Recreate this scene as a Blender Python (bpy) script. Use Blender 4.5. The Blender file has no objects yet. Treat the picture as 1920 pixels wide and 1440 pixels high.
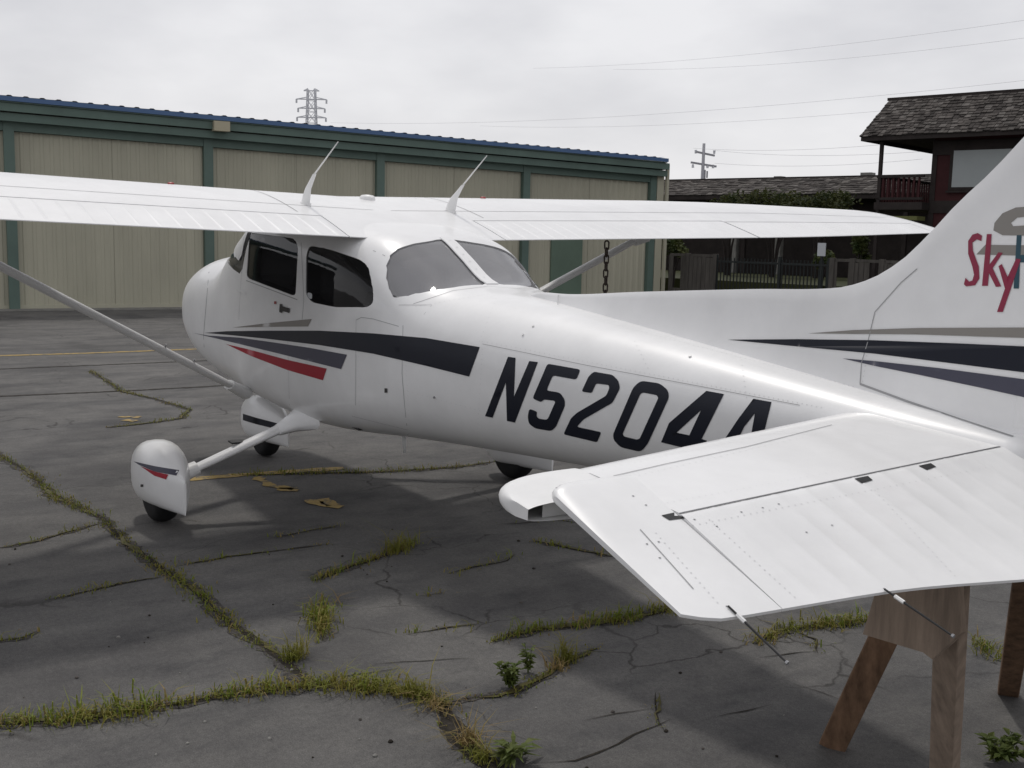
import bpy, bmesh, math, random
from mathutils import Vector, Matrix
from mathutils.bvhtree import BVHTree
from mathutils.geometry import tessellate_polygon
random.seed(7)
S = bpy.context.scene
COL = S.collection

# ------------------------------------------------------------------ camera
CAM = Vector((-7.8713, 3.0827, 1.7265))
RIGHT = Vector((-0.55143, -0.83391, 0.02287)); UP = Vector((0.12262, -0.05391, 0.99099)); FWD = Vector((0.82516, -0.54927, -0.13198))
FOC = 2067.0
cd = bpy.data.cameras.new('camera'); co = bpy.data.objects.new('camera', cd); COL.objects.link(co)
cd.sensor_width = 36.0; cd.lens = FOC / 1920 * 36.0; cd.clip_start = 0.05; cd.clip_end = 3000
mr = Matrix((RIGHT, UP, -FWD)).transposed().to_4x4(); mr.translation = CAM
co.matrix_world = mr
S.camera = co

# ------------------------------------------------------------------ sky and sun
SUN_DIR = Vector((0.55, -0.12, 1.0)).normalized()          # towards the sun, in front of the aeroplane
el = math.asin(SUN_DIR.z); az = math.atan2(SUN_DIR.x, SUN_DIR.y)
world = bpy.data.worlds.new('World'); S.world = world; world.use_nodes = True
nt = world.node_tree; nt.nodes.clear()
wo = nt.nodes.new('ShaderNodeOutputWorld'); bg = nt.nodes.new('ShaderNodeBackground')
sky = nt.nodes.new('ShaderNodeTexSky'); sky.sky_type = 'NISHITA'; sky.sun_disc = False
sky.sun_elevation = el; sky.sun_rotation = az; sky.air_density = 1.0; sky.dust_density = 3.0
tc = nt.nodes.new('ShaderNodeTexCoord'); mp = nt.nodes.new('ShaderNodeMapping'); mp.inputs['Scale'].default_value = (1.0, 1.0, 2.6)
n1 = nt.nodes.new('ShaderNodeTexNoise'); n1.inputs['Scale'].default_value = 2.1; n1.inputs['Detail'].default_value = 6; n1.inputs['Roughness'].default_value = 0.5
cr = nt.nodes.new('ShaderNodeValToRGB')
cr.color_ramp.elements[0].position = 0.33; cr.color_ramp.elements[0].color = (4.7, 4.7, 5.0, 1)
cr.color_ramp.elements[1].position = 0.62; cr.color_ramp.elements[1].color = (7.5, 7.45, 7.6, 1)
mx = nt.nodes.new('ShaderNodeMix'); mx.data_type = 'RGBA'; mx.inputs['Factor'].default_value = 0.93
nt.links.new(tc.outputs['Generated'], mp.inputs['Vector']); nt.links.new(mp.outputs['Vector'], n1.inputs['Vector'])
nt.links.new(n1.outputs['Fac'], cr.inputs['Fac'])
nt.links.new(sky.outputs['Color'], mx.inputs['A']); nt.links.new(cr.outputs['Color'], mx.inputs['B'])
nt.links.new(mx.outputs['Result'], bg.inputs['Color']); bg.inputs['Strength'].default_value = 0.1
nt.links.new(bg.outputs['Background'], wo.inputs['Surface'])
sl = bpy.data.lights.new('sun', 'SUN'); so = bpy.data.objects.new('sun', sl); COL.objects.link(so)
sl.energy = 1.1; sl.angle = math.radians(4.0); sl.color = (1.0, 0.965, 0.91)
so.rotation_euler = (-SUN_DIR).to_track_quat('-Z', 'Y').to_euler()
vs = S.view_settings; vs.view_transform = 'Standard'; vs.look = 'None'; vs.exposure = 0.2; vs.gamma = 1.0; vs.use_curve_mapping = False

# ------------------------------------------------------------------ survey helpers (photogrammetry of the place)
def sight(px, py):
    return (FWD + RIGHT * ((px - 960) / FOC) - UP * ((py - 720) / FOC)).normalized()
def on_z(px, py, z=0.0):
    d = sight(px, py); return CAM + d * ((z - CAM.z) / d.z)
def on_plane(px, py, p, n):
    d = sight(px, py); return CAM + d * ((p - CAM).dot(n) / d.dot(n))
def at_range(px, py, r):
    d = sight(px, py); return CAM + d * (r / math.hypot(d.x, d.y))

# ------------------------------------------------------------------ materials
MATS = {}
def mat(name, col, rough=0.6, spec=0.5, metal=0.0, coat=0.0, noise=None, bump=None, streak=None):
    """principled material; noise=(scale, amount) varies the colour, bump=(scale, strength)"""
    m = bpy.data.materials.new(name); m.use_nodes = True; t = m.node_tree; b = t.nodes['Principled BSDF']
    b.inputs['Base Color'].default_value = (*col, 1); b.inputs['Roughness'].default_value = rough
    b.inputs['Specular IOR Level'].default_value = spec; b.inputs['Metallic'].default_value = metal; b.inputs['Coat Weight'].default_value = coat
    b.inputs['Coat Roughness'].default_value = 0.08
    if noise or bump:
        tcn = t.nodes.new('ShaderNodeTexCoord')
    if noise:
        mpn = t.nodes.new('ShaderNodeMapping'); mpn.inputs['Scale'].default_value = streak or (1, 1, 1)
        nn = t.nodes.new('ShaderNodeTexNoise'); nn.inputs['Scale'].default_value = noise[0]; nn.inputs['Detail'].default_value = 6; nn.inputs['Roughness'].default_value = 0.65
        r = t.nodes.new('ShaderNodeValToRGB'); a = noise[1]
        r.color_ramp.elements[0].position = 0.3; r.color_ramp.elements[1].position = 0.7
        r.color_ramp.elements[0].color = (*[c * (1 - a) for c in col], 1); r.color_ramp.elements[1].color = (*[min(1, c * (1 + a)) for c in col], 1)
        t.links.new(tcn.outputs['Object'], mpn.inputs['Vector']); t.links.new(mpn.outputs['Vector'], nn.inputs['Vector'])
        t.links.new(nn.outputs['Fac'], r.inputs['Fac']); t.links.new(r.outputs['Color'], b.inputs['Base Color'])
    if bump:
        nb = t.nodes.new('ShaderNodeTexNoise'); nb.inputs['Scale'].default_value = bump[0]; nb.inputs['Detail'].default_value = 4
        bp = t.nodes.new('ShaderNodeBump'); bp.inputs['Strength'].default_value = bump[1]; bp.inputs['Distance'].default_value = 0.01
        t.links.new(tcn.outputs['Object'], nb.inputs['Vector']); t.links.new(nb.outputs['Fac'], bp.inputs['Height']); t.links.new(bp.outputs['Normal'], b.inputs['Normal'])
    MATS[name] = m
    return m
def glass_mat(name, tint, refl_rough=0.03, haze=0.0, ior=1.5):
    m = bpy.data.materials.new(name); m.use_nodes = True; t = m.node_tree; t.nodes.clear()
    o = t.nodes.new('ShaderNodeOutputMaterial'); tr = t.nodes.new('ShaderNodeBsdfTransparent'); gl = t.nodes.new('ShaderNodeBsdfGlossy')
    fr = t.nodes.new('ShaderNodeFresnel'); fr.inputs['IOR'].default_value = ior; mxs = t.nodes.new('ShaderNodeMixShader')
    if haze:
        df = t.nodes.new('ShaderNodeBsdfDiffuse'); df.inputs['Color'].default_value = (0.55, 0.55, 0.57, 1); mh = t.nodes.new('ShaderNodeMixShader'); mh.inputs['Fac'].default_value = haze
        t.links.new(tr.outputs['BSDF'], mh.inputs[1]); t.links.new(df.outputs['BSDF'], mh.inputs[2]); body = mh.outputs['Shader']
    else: body = tr.outputs['BSDF']
    tr.inputs['Color'].default_value = (*tint, 1); gl.inputs['Roughness'].default_value = refl_rough; gl.inputs['Color'].default_value = (1, 1, 1, 1)
    t.links.new(fr.outputs['Fac'], mxs.inputs['Fac']); t.links.new(body, mxs.inputs[1]); t.links.new(gl.outputs['BSDF'], mxs.inputs[2]); t.links.new(mxs.outputs['Shader'], o.inputs['Surface'])
    MATS[name] = m; return m

WHITE = mat('white_aircraft_paint', (0.80, 0.80, 0.80), 0.34, 0.5, coat=0.35, noise=(3.1, 0.06), bump=(2.2, 0.16))
WHITE2 = mat('white_plastic_fairing', (0.77, 0.77, 0.765), 0.4, 0.5, noise=(6, 0.05))
NAVY = mat('navy_vinyl', (0.008, 0.010, 0.019), 0.42, 0.3)
SLATE = mat('slate_grey_vinyl', (0.070, 0.070, 0.098), 0.42, 0.3)
TAUPE = mat('taupe_vinyl', (0.24, 0.225, 0.205), 0.35, 0.5, coat=0.2)
RED = mat('red_vinyl', (0.34, 0.008, 0.024), 0.42, 0.3)
CRIMSON = mat('crimson_letter_vinyl', (0.26, 0.018, 0.055), 0.35)
TEAL = mat('teal_letter_vinyl', (0.02, 0.07, 0.10), 0.35)
BLACKV = mat('black_edge_vinyl', (0.02, 0.02, 0.025), 0.4)
SEAM = mat('seam_line_grey', (0.34, 0.34, 0.345), 0.7)  # matte grey for panel seams and window rims
GAP = mat('hinge_gap_dark', (0.09, 0.09, 0.10), 0.7)
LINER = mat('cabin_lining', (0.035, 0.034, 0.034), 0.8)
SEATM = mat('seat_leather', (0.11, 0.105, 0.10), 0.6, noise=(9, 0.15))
BELT = mat('grey_webbing', (0.30, 0.30, 0.30), 0.7)
GLASS = glass_mat('tinted_side_glazing', (0.30, 0.30, 0.31), 0.03, 0.0, 1.26)
GLASS2 = glass_mat('rear_window_glazing', (0.62, 0.62, 0.64), 0.05, 0.30)
RUBBER = mat('tyre_rubber', (0.012, 0.012, 0.013), 0.75, 0.3, noise=(14, 0.3))
METAL = mat('dull_metal', (0.35, 0.35, 0.36), 0.45, 0.5, 0.8)
DARKM = mat('dark_metal', (0.035, 0.032, 0.03), 0.55, 0.4, 0.3, noise=(20, 0.4))
BLACK = mat('black_plastic', (0.012, 0.012, 0.013), 0.5)
REDCAP = mat('red_cap', (0.28, 0.02, 0.02), 0.45)
BEIGE = mat('beige_hangar_steel', (0.40, 0.385, 0.30), 0.5, 0.4, noise=(0.9, 0.12), streak=(1, 1, 0.25))
GREEN = mat('green_hangar_steel', (0.100, 0.150, 0.128), 0.5, 0.4, noise=(1.2, 0.14))
GREEND = mat('dark_green_panel', (0.115, 0.165, 0.125), 0.5, 0.4, noise=(1.5, 0.12))
BLUE = mat('blue_eave_trim', (0.06, 0.125, 0.26), 0.45)
ROOFM = mat('galvanised_roof', (0.42, 0.44, 0.46), 0.45, 0.5, 0.3, noise=(0.8, 0.12))
SHAKE = mat('weathered_shake', (0.085, 0.076, 0.070), 0.9, 0.2, noise=(5, 0.55), bump=(30, 0.5))
SHAKE2 = mat('weathered_shake_dark', (0.052, 0.046, 0.043), 0.9, 0.2, noise=(5, 0.5), bump=(30, 0.5))
SHAKE3 = mat('weathered_shake_pale', (0.12, 0.11, 0.102), 0.9, 0.2, noise=(5, 0.45), bump=(30, 0.5))
REDSID = mat('dark_red_siding', (0.050, 0.013, 0.014), 0.75, 0.3, noise=(2.5, 0.25))
BROWN = mat('dark_brown_trim', (0.030, 0.024, 0.022), 0.8, 0.3, noise=(3, 0.3))
BLIND = mat('pale_window_blind', (0.34, 0.37, 0.37), 0.25, 0.5, noise=(1, 0.06))
WOODG = mat('grey_fence_board', (0.085, 0.078, 0.070), 0.85, 0.2, noise=(2.2, 0.35), streak=(3, 3, 0.5))
IRON = mat('dark_iron', (0.022, 0.026, 0.026), 0.6, 0.4, 0.2)
POLEW = mat('utility_pole_wood', (0.32, 0.32, 0.345), 0.8)
STEELT = mat('hazed_galvanised_steel', (0.62, 0.63, 0.66), 0.6, 0.4, 0.0)  # sky haze over the distant tower is mixed into this pale grey
WIRE = mat('aluminium_cable', (0.5, 0.5, 0.52), 0.6)
SAWW = mat('weathered_lumber', (0.29, 0.225, 0.175), 0.8, 0.25, noise=(5, 0.28), streak=(6, 6, 0.7), bump=(40, 0.25))
SAWB = mat('brown_stained_lumber', (0.165, 0.100, 0.062), 0.75, 0.25, noise=(5, 0.45), streak=(6, 6, 0.7), bump=(40, 0.25))
SOIL = mat('crack_soil', (0.035, 0.031, 0.026), 0.95, 0.1, noise=(30, 0.5), bump=(90, 0.6))
RUBBLE = mat('crumbled_asphalt', (0.075, 0.07, 0.066), 0.95, 0.1, noise=(60, 0.6), bump=(120, 0.8))
SIGNW = mat('white_sign_board', (0.5, 0.52, 0.54), 0.5)
AWN = mat('olive_awning', (0.13, 0.14, 0.045), 0.8)
CONC = mat('grey_concrete', (0.22, 0.215, 0.20), 0.9, 0.2, noise=(4, 0.2))

def leaf_mat(name, c1, c2, scale=9.0):
    m = bpy.data.materials.new(name); m.use_nodes = True; t = m.node_tree; b = t.nodes['Principled BSDF']
    b.inputs['Roughness'].default_value = 0.6; b.inputs['Specular IOR Level'].default_value = 0.25
    tcn = t.nodes.new('ShaderNodeTexCoord'); nn = t.nodes.new('ShaderNodeTexNoise'); nn.inputs['Scale'].default_value = scale; nn.inputs['Detail'].default_value = 4
    r = t.nodes.new('ShaderNodeValToRGB'); r.color_ramp.elements[0].position = 0.35; r.color_ramp.elements[1].position = 0.66
    r.color_ramp.elements[0].color = (*c1, 1); r.color_ramp.elements[1].color = (*c2, 1)
    t.links.new(tcn.outputs['Object'], nn.inputs['Vector']); t.links.new(nn.outputs['Fac'], r.inputs['Fac']); t.links.new(r.outputs['Color'], b.inputs['Base Color'])
    tl = t.nodes.new('ShaderNodeBsdfTranslucent'); ms = t.nodes.new('ShaderNodeMixShader'); ms.inputs['Fac'].default_value = 0.25
    t.links.new(r.outputs['Color'], tl.inputs['Color']); o = t.nodes['Material Output']
    t.links.new(b.outputs['BSDF'], ms.inputs[1]); t.links.new(tl.outputs['BSDF'], ms.inputs[2]); t.links.new(ms.outputs['Shader'], o.inputs['Surface'])
    MATS[name] = m; return m
GRASS = leaf_mat('crack_grass_blades', (0.15, 0.165, 0.022), (0.23, 0.19, 0.045), 7)
GRASS3 = leaf_mat('crack_grass_fresh', (0.125, 0.175, 0.018), (0.20, 0.215, 0.03), 6)
GRASS2 = leaf_mat('crack_grass_dry', (0.27, 0.19, 0.085), (0.20, 0.16, 0.05), 9)
WEED = leaf_mat('weed_leaves', (0.080, 0.115, 0.026), (0.125, 0.140, 0.036), 14)
MOSS = leaf_mat('crack_moss', (0.075, 0.062, 0.022), (0.10, 0.095, 0.022), 20)
HEDGE = leaf_mat('vine_leaves', (0.022, 0.034, 0.012), (0.070, 0.075, 0.022), 3)
HEDGE2 = leaf_mat('shrub_leaves', (0.03, 0.048, 0.014), (0.085, 0.095, 0.03), 3)

def asphalt():
    m = bpy.data.materials.new('worn_asphalt'); m.use_nodes = True; t = m.node_tree; b = t.nodes['Principled BSDF']; L = t.links.new
    b.inputs['Roughness'].default_value = 0.88; b.inputs['Specular IOR Level'].default_value = 0.25
    tcn = t.nodes.new('ShaderNodeTexCoord')
    def noise(scale, detail, rough=0.6, strch=(1, 1, 1), rot=0.0, off=(0, 0, 0)):
        mpn = t.nodes.new('ShaderNodeMapping'); mpn.inputs['Scale'].default_value = strch; mpn.inputs['Rotation'].default_value = (0, 0, rot); mpn.inputs['Location'].default_value = off
        nn = t.nodes.new('ShaderNodeTexNoise'); nn.inputs['Scale'].default_value = scale; nn.inputs['Detail'].default_value = detail; nn.inputs['Roughness'].default_value = rough
        L(tcn.outputs['Object'], mpn.inputs['Vector']); L(mpn.outputs['Vector'], nn.inputs['Vector']); return nn.outputs['Fac']
    def ramp(fac, p0, c0, p1, c1):
        r = t.nodes.new('ShaderNodeValToRGB'); r.color_ramp.elements[0].position = p0; r.color_ramp.elements[1].position = p1
        r.color_ramp.elements[0].color = (*c0, 1); r.color_ramp.elements[1].color = (*c1, 1); L(fac, r.inputs['Fac']); return r.outputs['Color']
    def mul(a, c, f=1.0):
        x = t.nodes.new('ShaderNodeMix'); x.data_type = 'RGBA'; x.blend_type = 'MULTIPLY'; x.inputs['Factor'].default_value = f; L(a, x.inputs['A']); L(c, x.inputs['B']); return x.outputs['Result']
    base = ramp(noise(0.55, 5, 0.6), 0.32, (0.110, 0.108, 0.106), 0.68, (0.145, 0.142, 0.139))
    streaks = ramp(noise(1.1, 7, 0.62, (2.0, 0.6, 1), -0.2), 0.34, (0.74, 0.74, 0.76), 0.55, (1.04, 1.03, 1.02))
    smudge = ramp(noise(2.6, 7, 0.68, (1.6, 0.8, 1), 0.5, (3, 11, 0)), 0.30, (0.70, 0.71, 0.73), 0.47, (1.0, 1.0, 1.0))
    mid = ramp(noise(5.5, 5, 0.7), 0.3, (0.84, 0.84, 0.85), 0.7, (1.10, 1.10, 1.09))
    stain = ramp(noise(0.8, 3, 0.5, (1, 1, 1), 0.3, (7, 3, 0)), 0.34, (0.60, 0.60, 0.62), 0.48, (1, 1, 1))
    fine = mul(ramp(noise(190, 3, 0.8), 0.3, (0.62, 0.62, 0.62), 0.72, (1.38, 1.37, 1.36)), ramp(noise(48, 4, 0.75), 0.3, (0.80, 0.80, 0.80), 0.7, (1.18, 1.18, 1.17)))
    vm = t.nodes.new('ShaderNodeTexNoise'); vm.inputs['Scale'].default_value = 2.2; vm.inputs['Detail'].default_value = 5; L(tcn.outputs['Object'], vm.inputs['Vector'])
    va = t.nodes.new('ShaderNodeVectorMath'); va.operation = 'MULTIPLY_ADD'; va.inputs[1].default_value = (0.5, 0.5, 0.0); L(vm.outputs['Color'], va.inputs[0]); L(tcn.outputs['Object'], va.inputs[2])
    vo = t.nodes.new('ShaderNodeTexVoronoi'); vo.feature = 'DISTANCE_TO_EDGE'; vo.inputs['Scale'].default_value = 1.25; L(va.outputs['Vector'], vo.inputs['Vector'])
    hair = ramp(vo.outputs['Distance'], 0.002, (0.42, 0.41, 0.40), 0.010, (1, 1, 1))
    msk = ramp(noise(0.9, 3, 0.5, (1, 1, 1), 0.0, (5, 9, 0)), 0.50, (0, 0, 0), 0.60, (1, 1, 1))
    hx_ = t.nodes.new('ShaderNodeMix'); hx_.data_type = 'RGBA'; L(msk, hx_.inputs['Factor']); hx_.inputs['A'].default_value = (1, 1, 1, 1); L(hair, hx_.inputs['B'])
    c = mul(mul(mul(mul(mul(mul(base, streaks), smudge), mid), stain, 0.7), fine), hx_.outputs['Result'])
    L(c, b.inputs['Base Color'])
    bp = t.nodes.new('ShaderNodeBump'); bp.inputs['Strength'].default_value = 0.35; bp.inputs['Distance'].default_value = 0.006
    L(noise(120, 4, 0.75), bp.inputs['Height']); L(bp.outputs['Normal'], b.inputs['Normal'])
    MATS['asphalt'] = m; return m
ASPHALT = asphalt()
def paint_mat():
    m = bpy.data.materials.new('worn_yellow_paint'); m.use_nodes = True; t = m.node_tree; b = t.nodes['Principled BSDF']; L = t.links.new
    b.inputs['Roughness'].default_value = 0.8
    tcn = t.nodes.new('ShaderNodeTexCoord'); nn = t.nodes.new('ShaderNodeTexNoise'); nn.inputs['Scale'].default_value = 11; nn.inputs['Detail'].default_value = 8; nn.inputs['Roughness'].default_value = 0.75
    r = t.nodes.new('ShaderNodeValToRGB'); r.color_ramp.elements[0].position = 0.40; r.color_ramp.elements[1].position = 0.50
    r.color_ramp.elements[0].color = (0.085, 0.08, 0.07, 1); r.color_ramp.elements[1].color = (0.34, 0.235, 0.07, 1)
    L(tcn.outputs['Object'], nn.inputs['Vector']); L(nn.outputs['Fac'], r.inputs['Fac']); L(r.outputs['Color'], b.inputs['Base Color'])
    return m
YELLOW = paint_mat()

# ------------------------------------------------------------------ object helpers
def add(name, verts, faces, m=None, parent=None, smooth=False, label=None, cat=None, group=None, kind=None, angle=None):
    me = bpy.data.meshes.new(name); me.from_pydata([tuple(v) for v in verts], [], faces); me.validate(); me.update()
    o = bpy.data.objects.new(name, me); COL.objects.link(o)
    if m: me.materials.append(m)
    if smooth:
        me.polygons.foreach_set('use_smooth', [True] * len(me.polygons))
        if angle: me.set_sharp_from_angle(angle=math.radians(angle))
    if parent: o.parent = parent
    tag(o, label, cat, group, kind)
    return o
def add_bm(name, bm, m=None, parent=None, smooth=False, angle=None, **k):
    me = bpy.data.meshes.new(name); bmesh.ops.recalc_face_normals(bm, faces=bm.faces); bm.to_mesh(me); bm.free()
    o = bpy.data.objects.new(name, me); COL.objects.link(o)
    if m: me.materials.append(m)
    if smooth:
        me.polygons.foreach_set('use_smooth', [True] * len(me.polygons))
        if angle: me.set_sharp_from_angle(angle=math.radians(angle))
    if parent: o.parent = parent
    tag(o, k.get('label'), k.get('cat'), k.get('group'), k.get('kind'))
    return o
def tag(o, label=None, cat=None, group=None, kind=None):
    if label: o['label'] = label
    if cat: o['category'] = cat
    if group: o['group'] = group
    if kind: o['kind'] = kind
    return o
def thing(name, loc, label, cat, rz=0.0, group=None):
    o = bpy.data.objects.new(name, None); COL.objects.link(o); o.location = loc; o.rotation_euler = (0, 0, rz); o.empty_display_size = 0.2
    return tag(o, label, cat, group)
def copy_obj(src, loc=None, parent=None, rot=None, scale=None):
    c = src.copy(); COL.objects.link(c)
    if loc is not None: c.location = loc
    if rot is not None: c.rotation_euler = rot
    if scale is not None: c.scale = scale
    if parent: c.parent = parent
    return c
BOXF = [(0, 3, 2, 1), (4, 5, 6, 7), (0, 1, 5, 4), (1, 2, 6, 5), (2, 3, 7, 6), (3, 0, 4, 7)]
class MB:
    def __init__(s): s.v = []; s.f = []
    def verts(s, vs, fs):
        n = len(s.v); s.v += [tuple(v) for v in vs]; s.f += [tuple(i + n for i in f) for f in fs]; return s
    def box(s, a, b):
        x0, y0, z0 = a; x1, y1, z1 = b
        return s.verts([(x0, y0, z0), (x1, y0, z0), (x1, y1, z0), (x0, y1, z0), (x0, y0, z1), (x1, y0, z1), (x1, y1, z1), (x0, y1, z1)], BOXF)
    def bar(s, p, q, w, h=None, up=(0, 0, 1), w2=None, h2=None):
        """rectangular bar p -> q, w across, h along up"""
        h = w if h is None else h; w2 = w if w2 is None else w2; h2 = h if h2 is None else h2
        p = Vector(p); q = Vector(q); d = (q - p).normalized(); u = Vector(up)
        r = d.cross(u); r = d.orthogonal() if r.length < 1e-5 else r; r.normalize(); u = r.cross(d).normalized()
        c = []
        for pt, ww, hh in ((p, w, h), (q, w2, h2)):
            c += [pt - r * ww / 2 - u * hh / 2, pt + r * ww / 2 - u * hh / 2, pt + r * ww / 2 + u * hh / 2, pt - r * ww / 2 + u * hh / 2]
        return s.verts(c, BOXF)
    def tube(s, pts, rad, n=8, cap=True, flat=None, up=(0, 0, 1)):
        """round tube along pts; rad number or list; flat=(sx,sz) squashes the section"""
        pts = [Vector(p) for p in pts]; base = len(s.v); k = len(pts)
        fx, fz = flat or (1, 1)
        for i, p in enumerate(pts):
            d = (pts[min(i + 1, k - 1)] - pts[max(i - 1, 0)]).normalized(); u = Vector(up)
            r = d.cross(u); r = d.orthogonal() if r.length < 1e-4 else r; r.normalize(); u2 = r.cross(d).normalized()
            rr = rad[i] if isinstance(rad, (list, tuple)) else rad
            for j in range(n):
                a = 2 * math.pi * j / n
                s.v.append(tuple(p + r * math.cos(a) * rr * fx + u2 * math.sin(a) * rr * fz))
        for i in range(k - 1):
            for j in range(n):
                a = base + i * n + j; b = base + i * n + (j + 1) % n
                s.f.append((a, b, b + n, a + n))
        if cap:
            s.f.append(tuple(base + j for j in reversed(range(n)))); s.f.append(tuple(base + (k - 1) * n + j for j in range(n)))
        return s
    def rings(s, rings, cap=True):
        """loft closed rings of equal length"""
        base = len(s.v); n = len(rings[0])
        for r in rings: s.v += [tuple(p) for p in r]
        for i in range(len(rings) - 1):
            for j in range(n):
                a = base + i * n + j; b = base + i * n + (j + 1) % n
                s.f.append((a, b, b + n, a + n))
        if cap:
            s.f.append(tuple(base + j for j in reversed(range(n)))); s.f.append(tuple(base + (len(rings) - 1) * n + j for j in range(n)))
        return s
    def build(s, name, m=None, parent=None, smooth=False, angle=None, **k):
        o = add(name, s.v, s.f, m, parent, smooth, angle=angle, **k)
        return o
def lerp(a, b, t): return a + (b - a) * t
def interp(x, xs, ys):
    """monotone cubic interpolation"""
    n = len(xs)
    if x <= xs[0]: return ys[0]
    if x >= xs[-1]: return ys[-1]
    d = [(ys[i + 1] - ys[i]) / (xs[i + 1] - xs[i]) for i in range(n - 1)]
    m = [d[0]] + [0 if d[i - 1] * d[i] <= 0 else 2 * d[i - 1] * d[i] / (d[i - 1] + d[i]) for i in range(1, n - 1)] + [d[-1]]
    for i in range(n - 1):
        if x <= xs[i + 1]:
            h = xs[i + 1] - xs[i]; t = (x - xs[i]) / h
            return ys[i] * (2 * t**3 - 3 * t * t + 1) + h * m[i] * (t**3 - 2 * t * t + t) + ys[i + 1] * (-2 * t**3 + 3 * t * t) + h * m[i + 1] * (t**3 - t * t)

# ================================================================== THE SETTING
R = 900
add('ground', [(-R, -R, 0), (R, -R, 0), (R, R, 0), (-R, R, 0)], [(0, 1, 2, 3)], ASPHALT, kind='structure', label='worn grey asphalt apron with cracks and weeds')

def strip(name, pts, width, m, z, jitter=0.0, step=0.06, parent=None, taper=True, **k):
    """ragged ribbon lying on the ground along ground points"""
    P = []
    for a, b in zip(pts[:-1], pts[1:]):
        n = max(1, int((b - a).length / step))
        P += [a.lerp(b, i / n) for i in range(n)]
    P.append(pts[-1]); V = []; F = []
    wob = 0.0
    for i, p in enumerate(P):
        d = (P[min(i + 1, len(P) - 1)] - P[max(i - 1, 0)]); d.z = 0; d.normalize(); s = Vector((-d.y, d.x, 0))
        wob = wob * 0.7 + random.uniform(-1, 1) * jitter
        w = width * (1 + random.uniform(-0.45, 0.45) * (1 if jitter else 0)) * (min(1, i / 3 + 0.15, (len(P) - 1 - i) / 3 + 0.15) if taper else 1)
        c = p + s * wob
        V += [(c.x + s.x * w / 2, c.y + s.y * w / 2, z), (c.x - s.x * w / 2, c.y - s.y * w / 2, z)]
        if i: F.append((2 * i - 2, 2 * i - 1, 2 * i + 1, 2 * i))
    o = add(name, V, F, m, parent, **k)
    return o, P
GROUND = bpy.data.objects['ground']
def gp(*a): return [on_z(x, y) for x, y in a]
crack_specs = [  # pixel course, crack width, grass height, blades per metre, moss width
    (gp((-60, 1360), (120, 1352), (250, 1335), (380, 1312), (480, 1298), (585, 1286), (680, 1290), (760, 1298), (830, 1322)), 0.030, 0.050, 620, 0.06),
    (gp((830, 1322), (870, 1312), (960, 1300), (1000, 1282), (1060, 1240), (1120, 1215)), 0.018, 0.02, 120, 0.02),
    (gp((-60, 815), (0, 855), (60, 890), (100, 930), (190, 970), (240, 1020), (300, 1065), (370, 1110), (430, 1170), (500, 1215), (550, 1252), (585, 1288)), 0.030, 0.024, 220, 0.045),
    (gp((830, 1322), (850, 1360), (875, 1400), (920, 1440), (960, 1490)), 0.075, 0.03, 60, 0.0),
    (gp((590, 1090), (660, 1062), (720, 1042), (775, 1018)), 0.022, 0.05, 260, 0.03),
    (gp((925, 1203), (1000, 1182), (1100, 1170), (1180, 1160), (1250, 1145), (1330, 1130)), 0.03, 0.05, 420, 0.045),
    (gp((605, 1203), (603, 1150), (606, 1130)), 0.02, 0.06, 420, 0.03),
    (gp((400, 893), (560, 888), (700, 886), (850, 877), (930, 866)), 0.03, 0.04, 160, 0.03),
    (gp((170, 695), (230, 735), (290, 748), (355, 768), (340, 785), (260, 796), (200, 802)), 0.03, 0.03, 70, 0.03),
    (gp((-40, 745), (240, 733), (480, 720), (700, 712)), 0.035, 0, 0, 0),
    (gp((-40, 694), (200, 684), (420, 675)), 0.03, 0, 0, 0),
    (gp((0, 1028), (70, 1014), (185, 982)), 0.018, 0.025, 90, 0.02),
    (gp((-20, 1205), (45, 1196), (70, 1185)), 0.016, 0.03, 150, 0.02),
    (gp((90, 1125), (150, 1112), (230, 1094), (300, 1082)), 0.014, 0.03, 90, 0.015),
    (gp((330, 1062), (430, 1045), (540, 1032), (620, 1020)), 0.012, 0.03, 60, 0.012),
    (gp((1415, 1208), (1480, 1180), (1560, 1172), (1630, 1166)), 0.024, 0.05, 420, 0.035),
    (gp((1480, 1180), (1530, 1200), (1532, 1226)), 0.012, 0.03, 60, 0.01),
    (gp((1830, 1200), (1850, 1225), (1870, 1240)), 0.012, 0.05, 300, 0.03),
    (gp((700, 1245), (790, 1240), (880, 1235)), 0.007, 0, 0, 0),
    (gp((760, 1190), (830, 1180), (900, 1172)), 0.010, 0.03, 80, 0.01),
    (gp((1000, 1015), (1040, 1022), (1085, 1032), (1150, 1044)), 0.016, 0.035, 110, 0.02),
    (gp((840, 1076), (900, 1062), (950, 1052), (965, 1040)), 0.010, 0.03, 70, 0.012),
    (gp((785, 1118), (830, 1112)), 0.008, 0.035, 120, 0.01),
    (gp((1010, 1432), (1080, 1428), (1140, 1404), (1210, 1370), (1260, 1350)), 0.008, 0, 0, 0),
    (gp((1230, 1300), (1228, 1340), (1245, 1372)), 0.010, 0.01, 40, 0.01),
    (gp((1095, 1352), (1160, 1340), (1220, 1332)), 0.006, 0, 0, 0),
    (gp((1345, 1345), (1400, 1335), (1450, 1322)), 0.007, 0, 0, 0),
    (gp((1490, 1285), (1540, 1300), (1580, 1315)), 0.008, 0, 0, 0),
    (gp((1420, 1236), (1480, 1226), (1530, 1222)), 0.007, 0, 0, 0),
    (gp((590, 1272), (650, 1268), (760, 1252)), 0.006, 0, 0, 0),
    (gp((930, 985), (1050, 975), (1180, 1000)), 0.010, 0.03, 25, 0.0),
    (gp((640, 985), (560, 1000), (505, 1010)), 0.010, 0.03, 60, 0.012),
]
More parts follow.
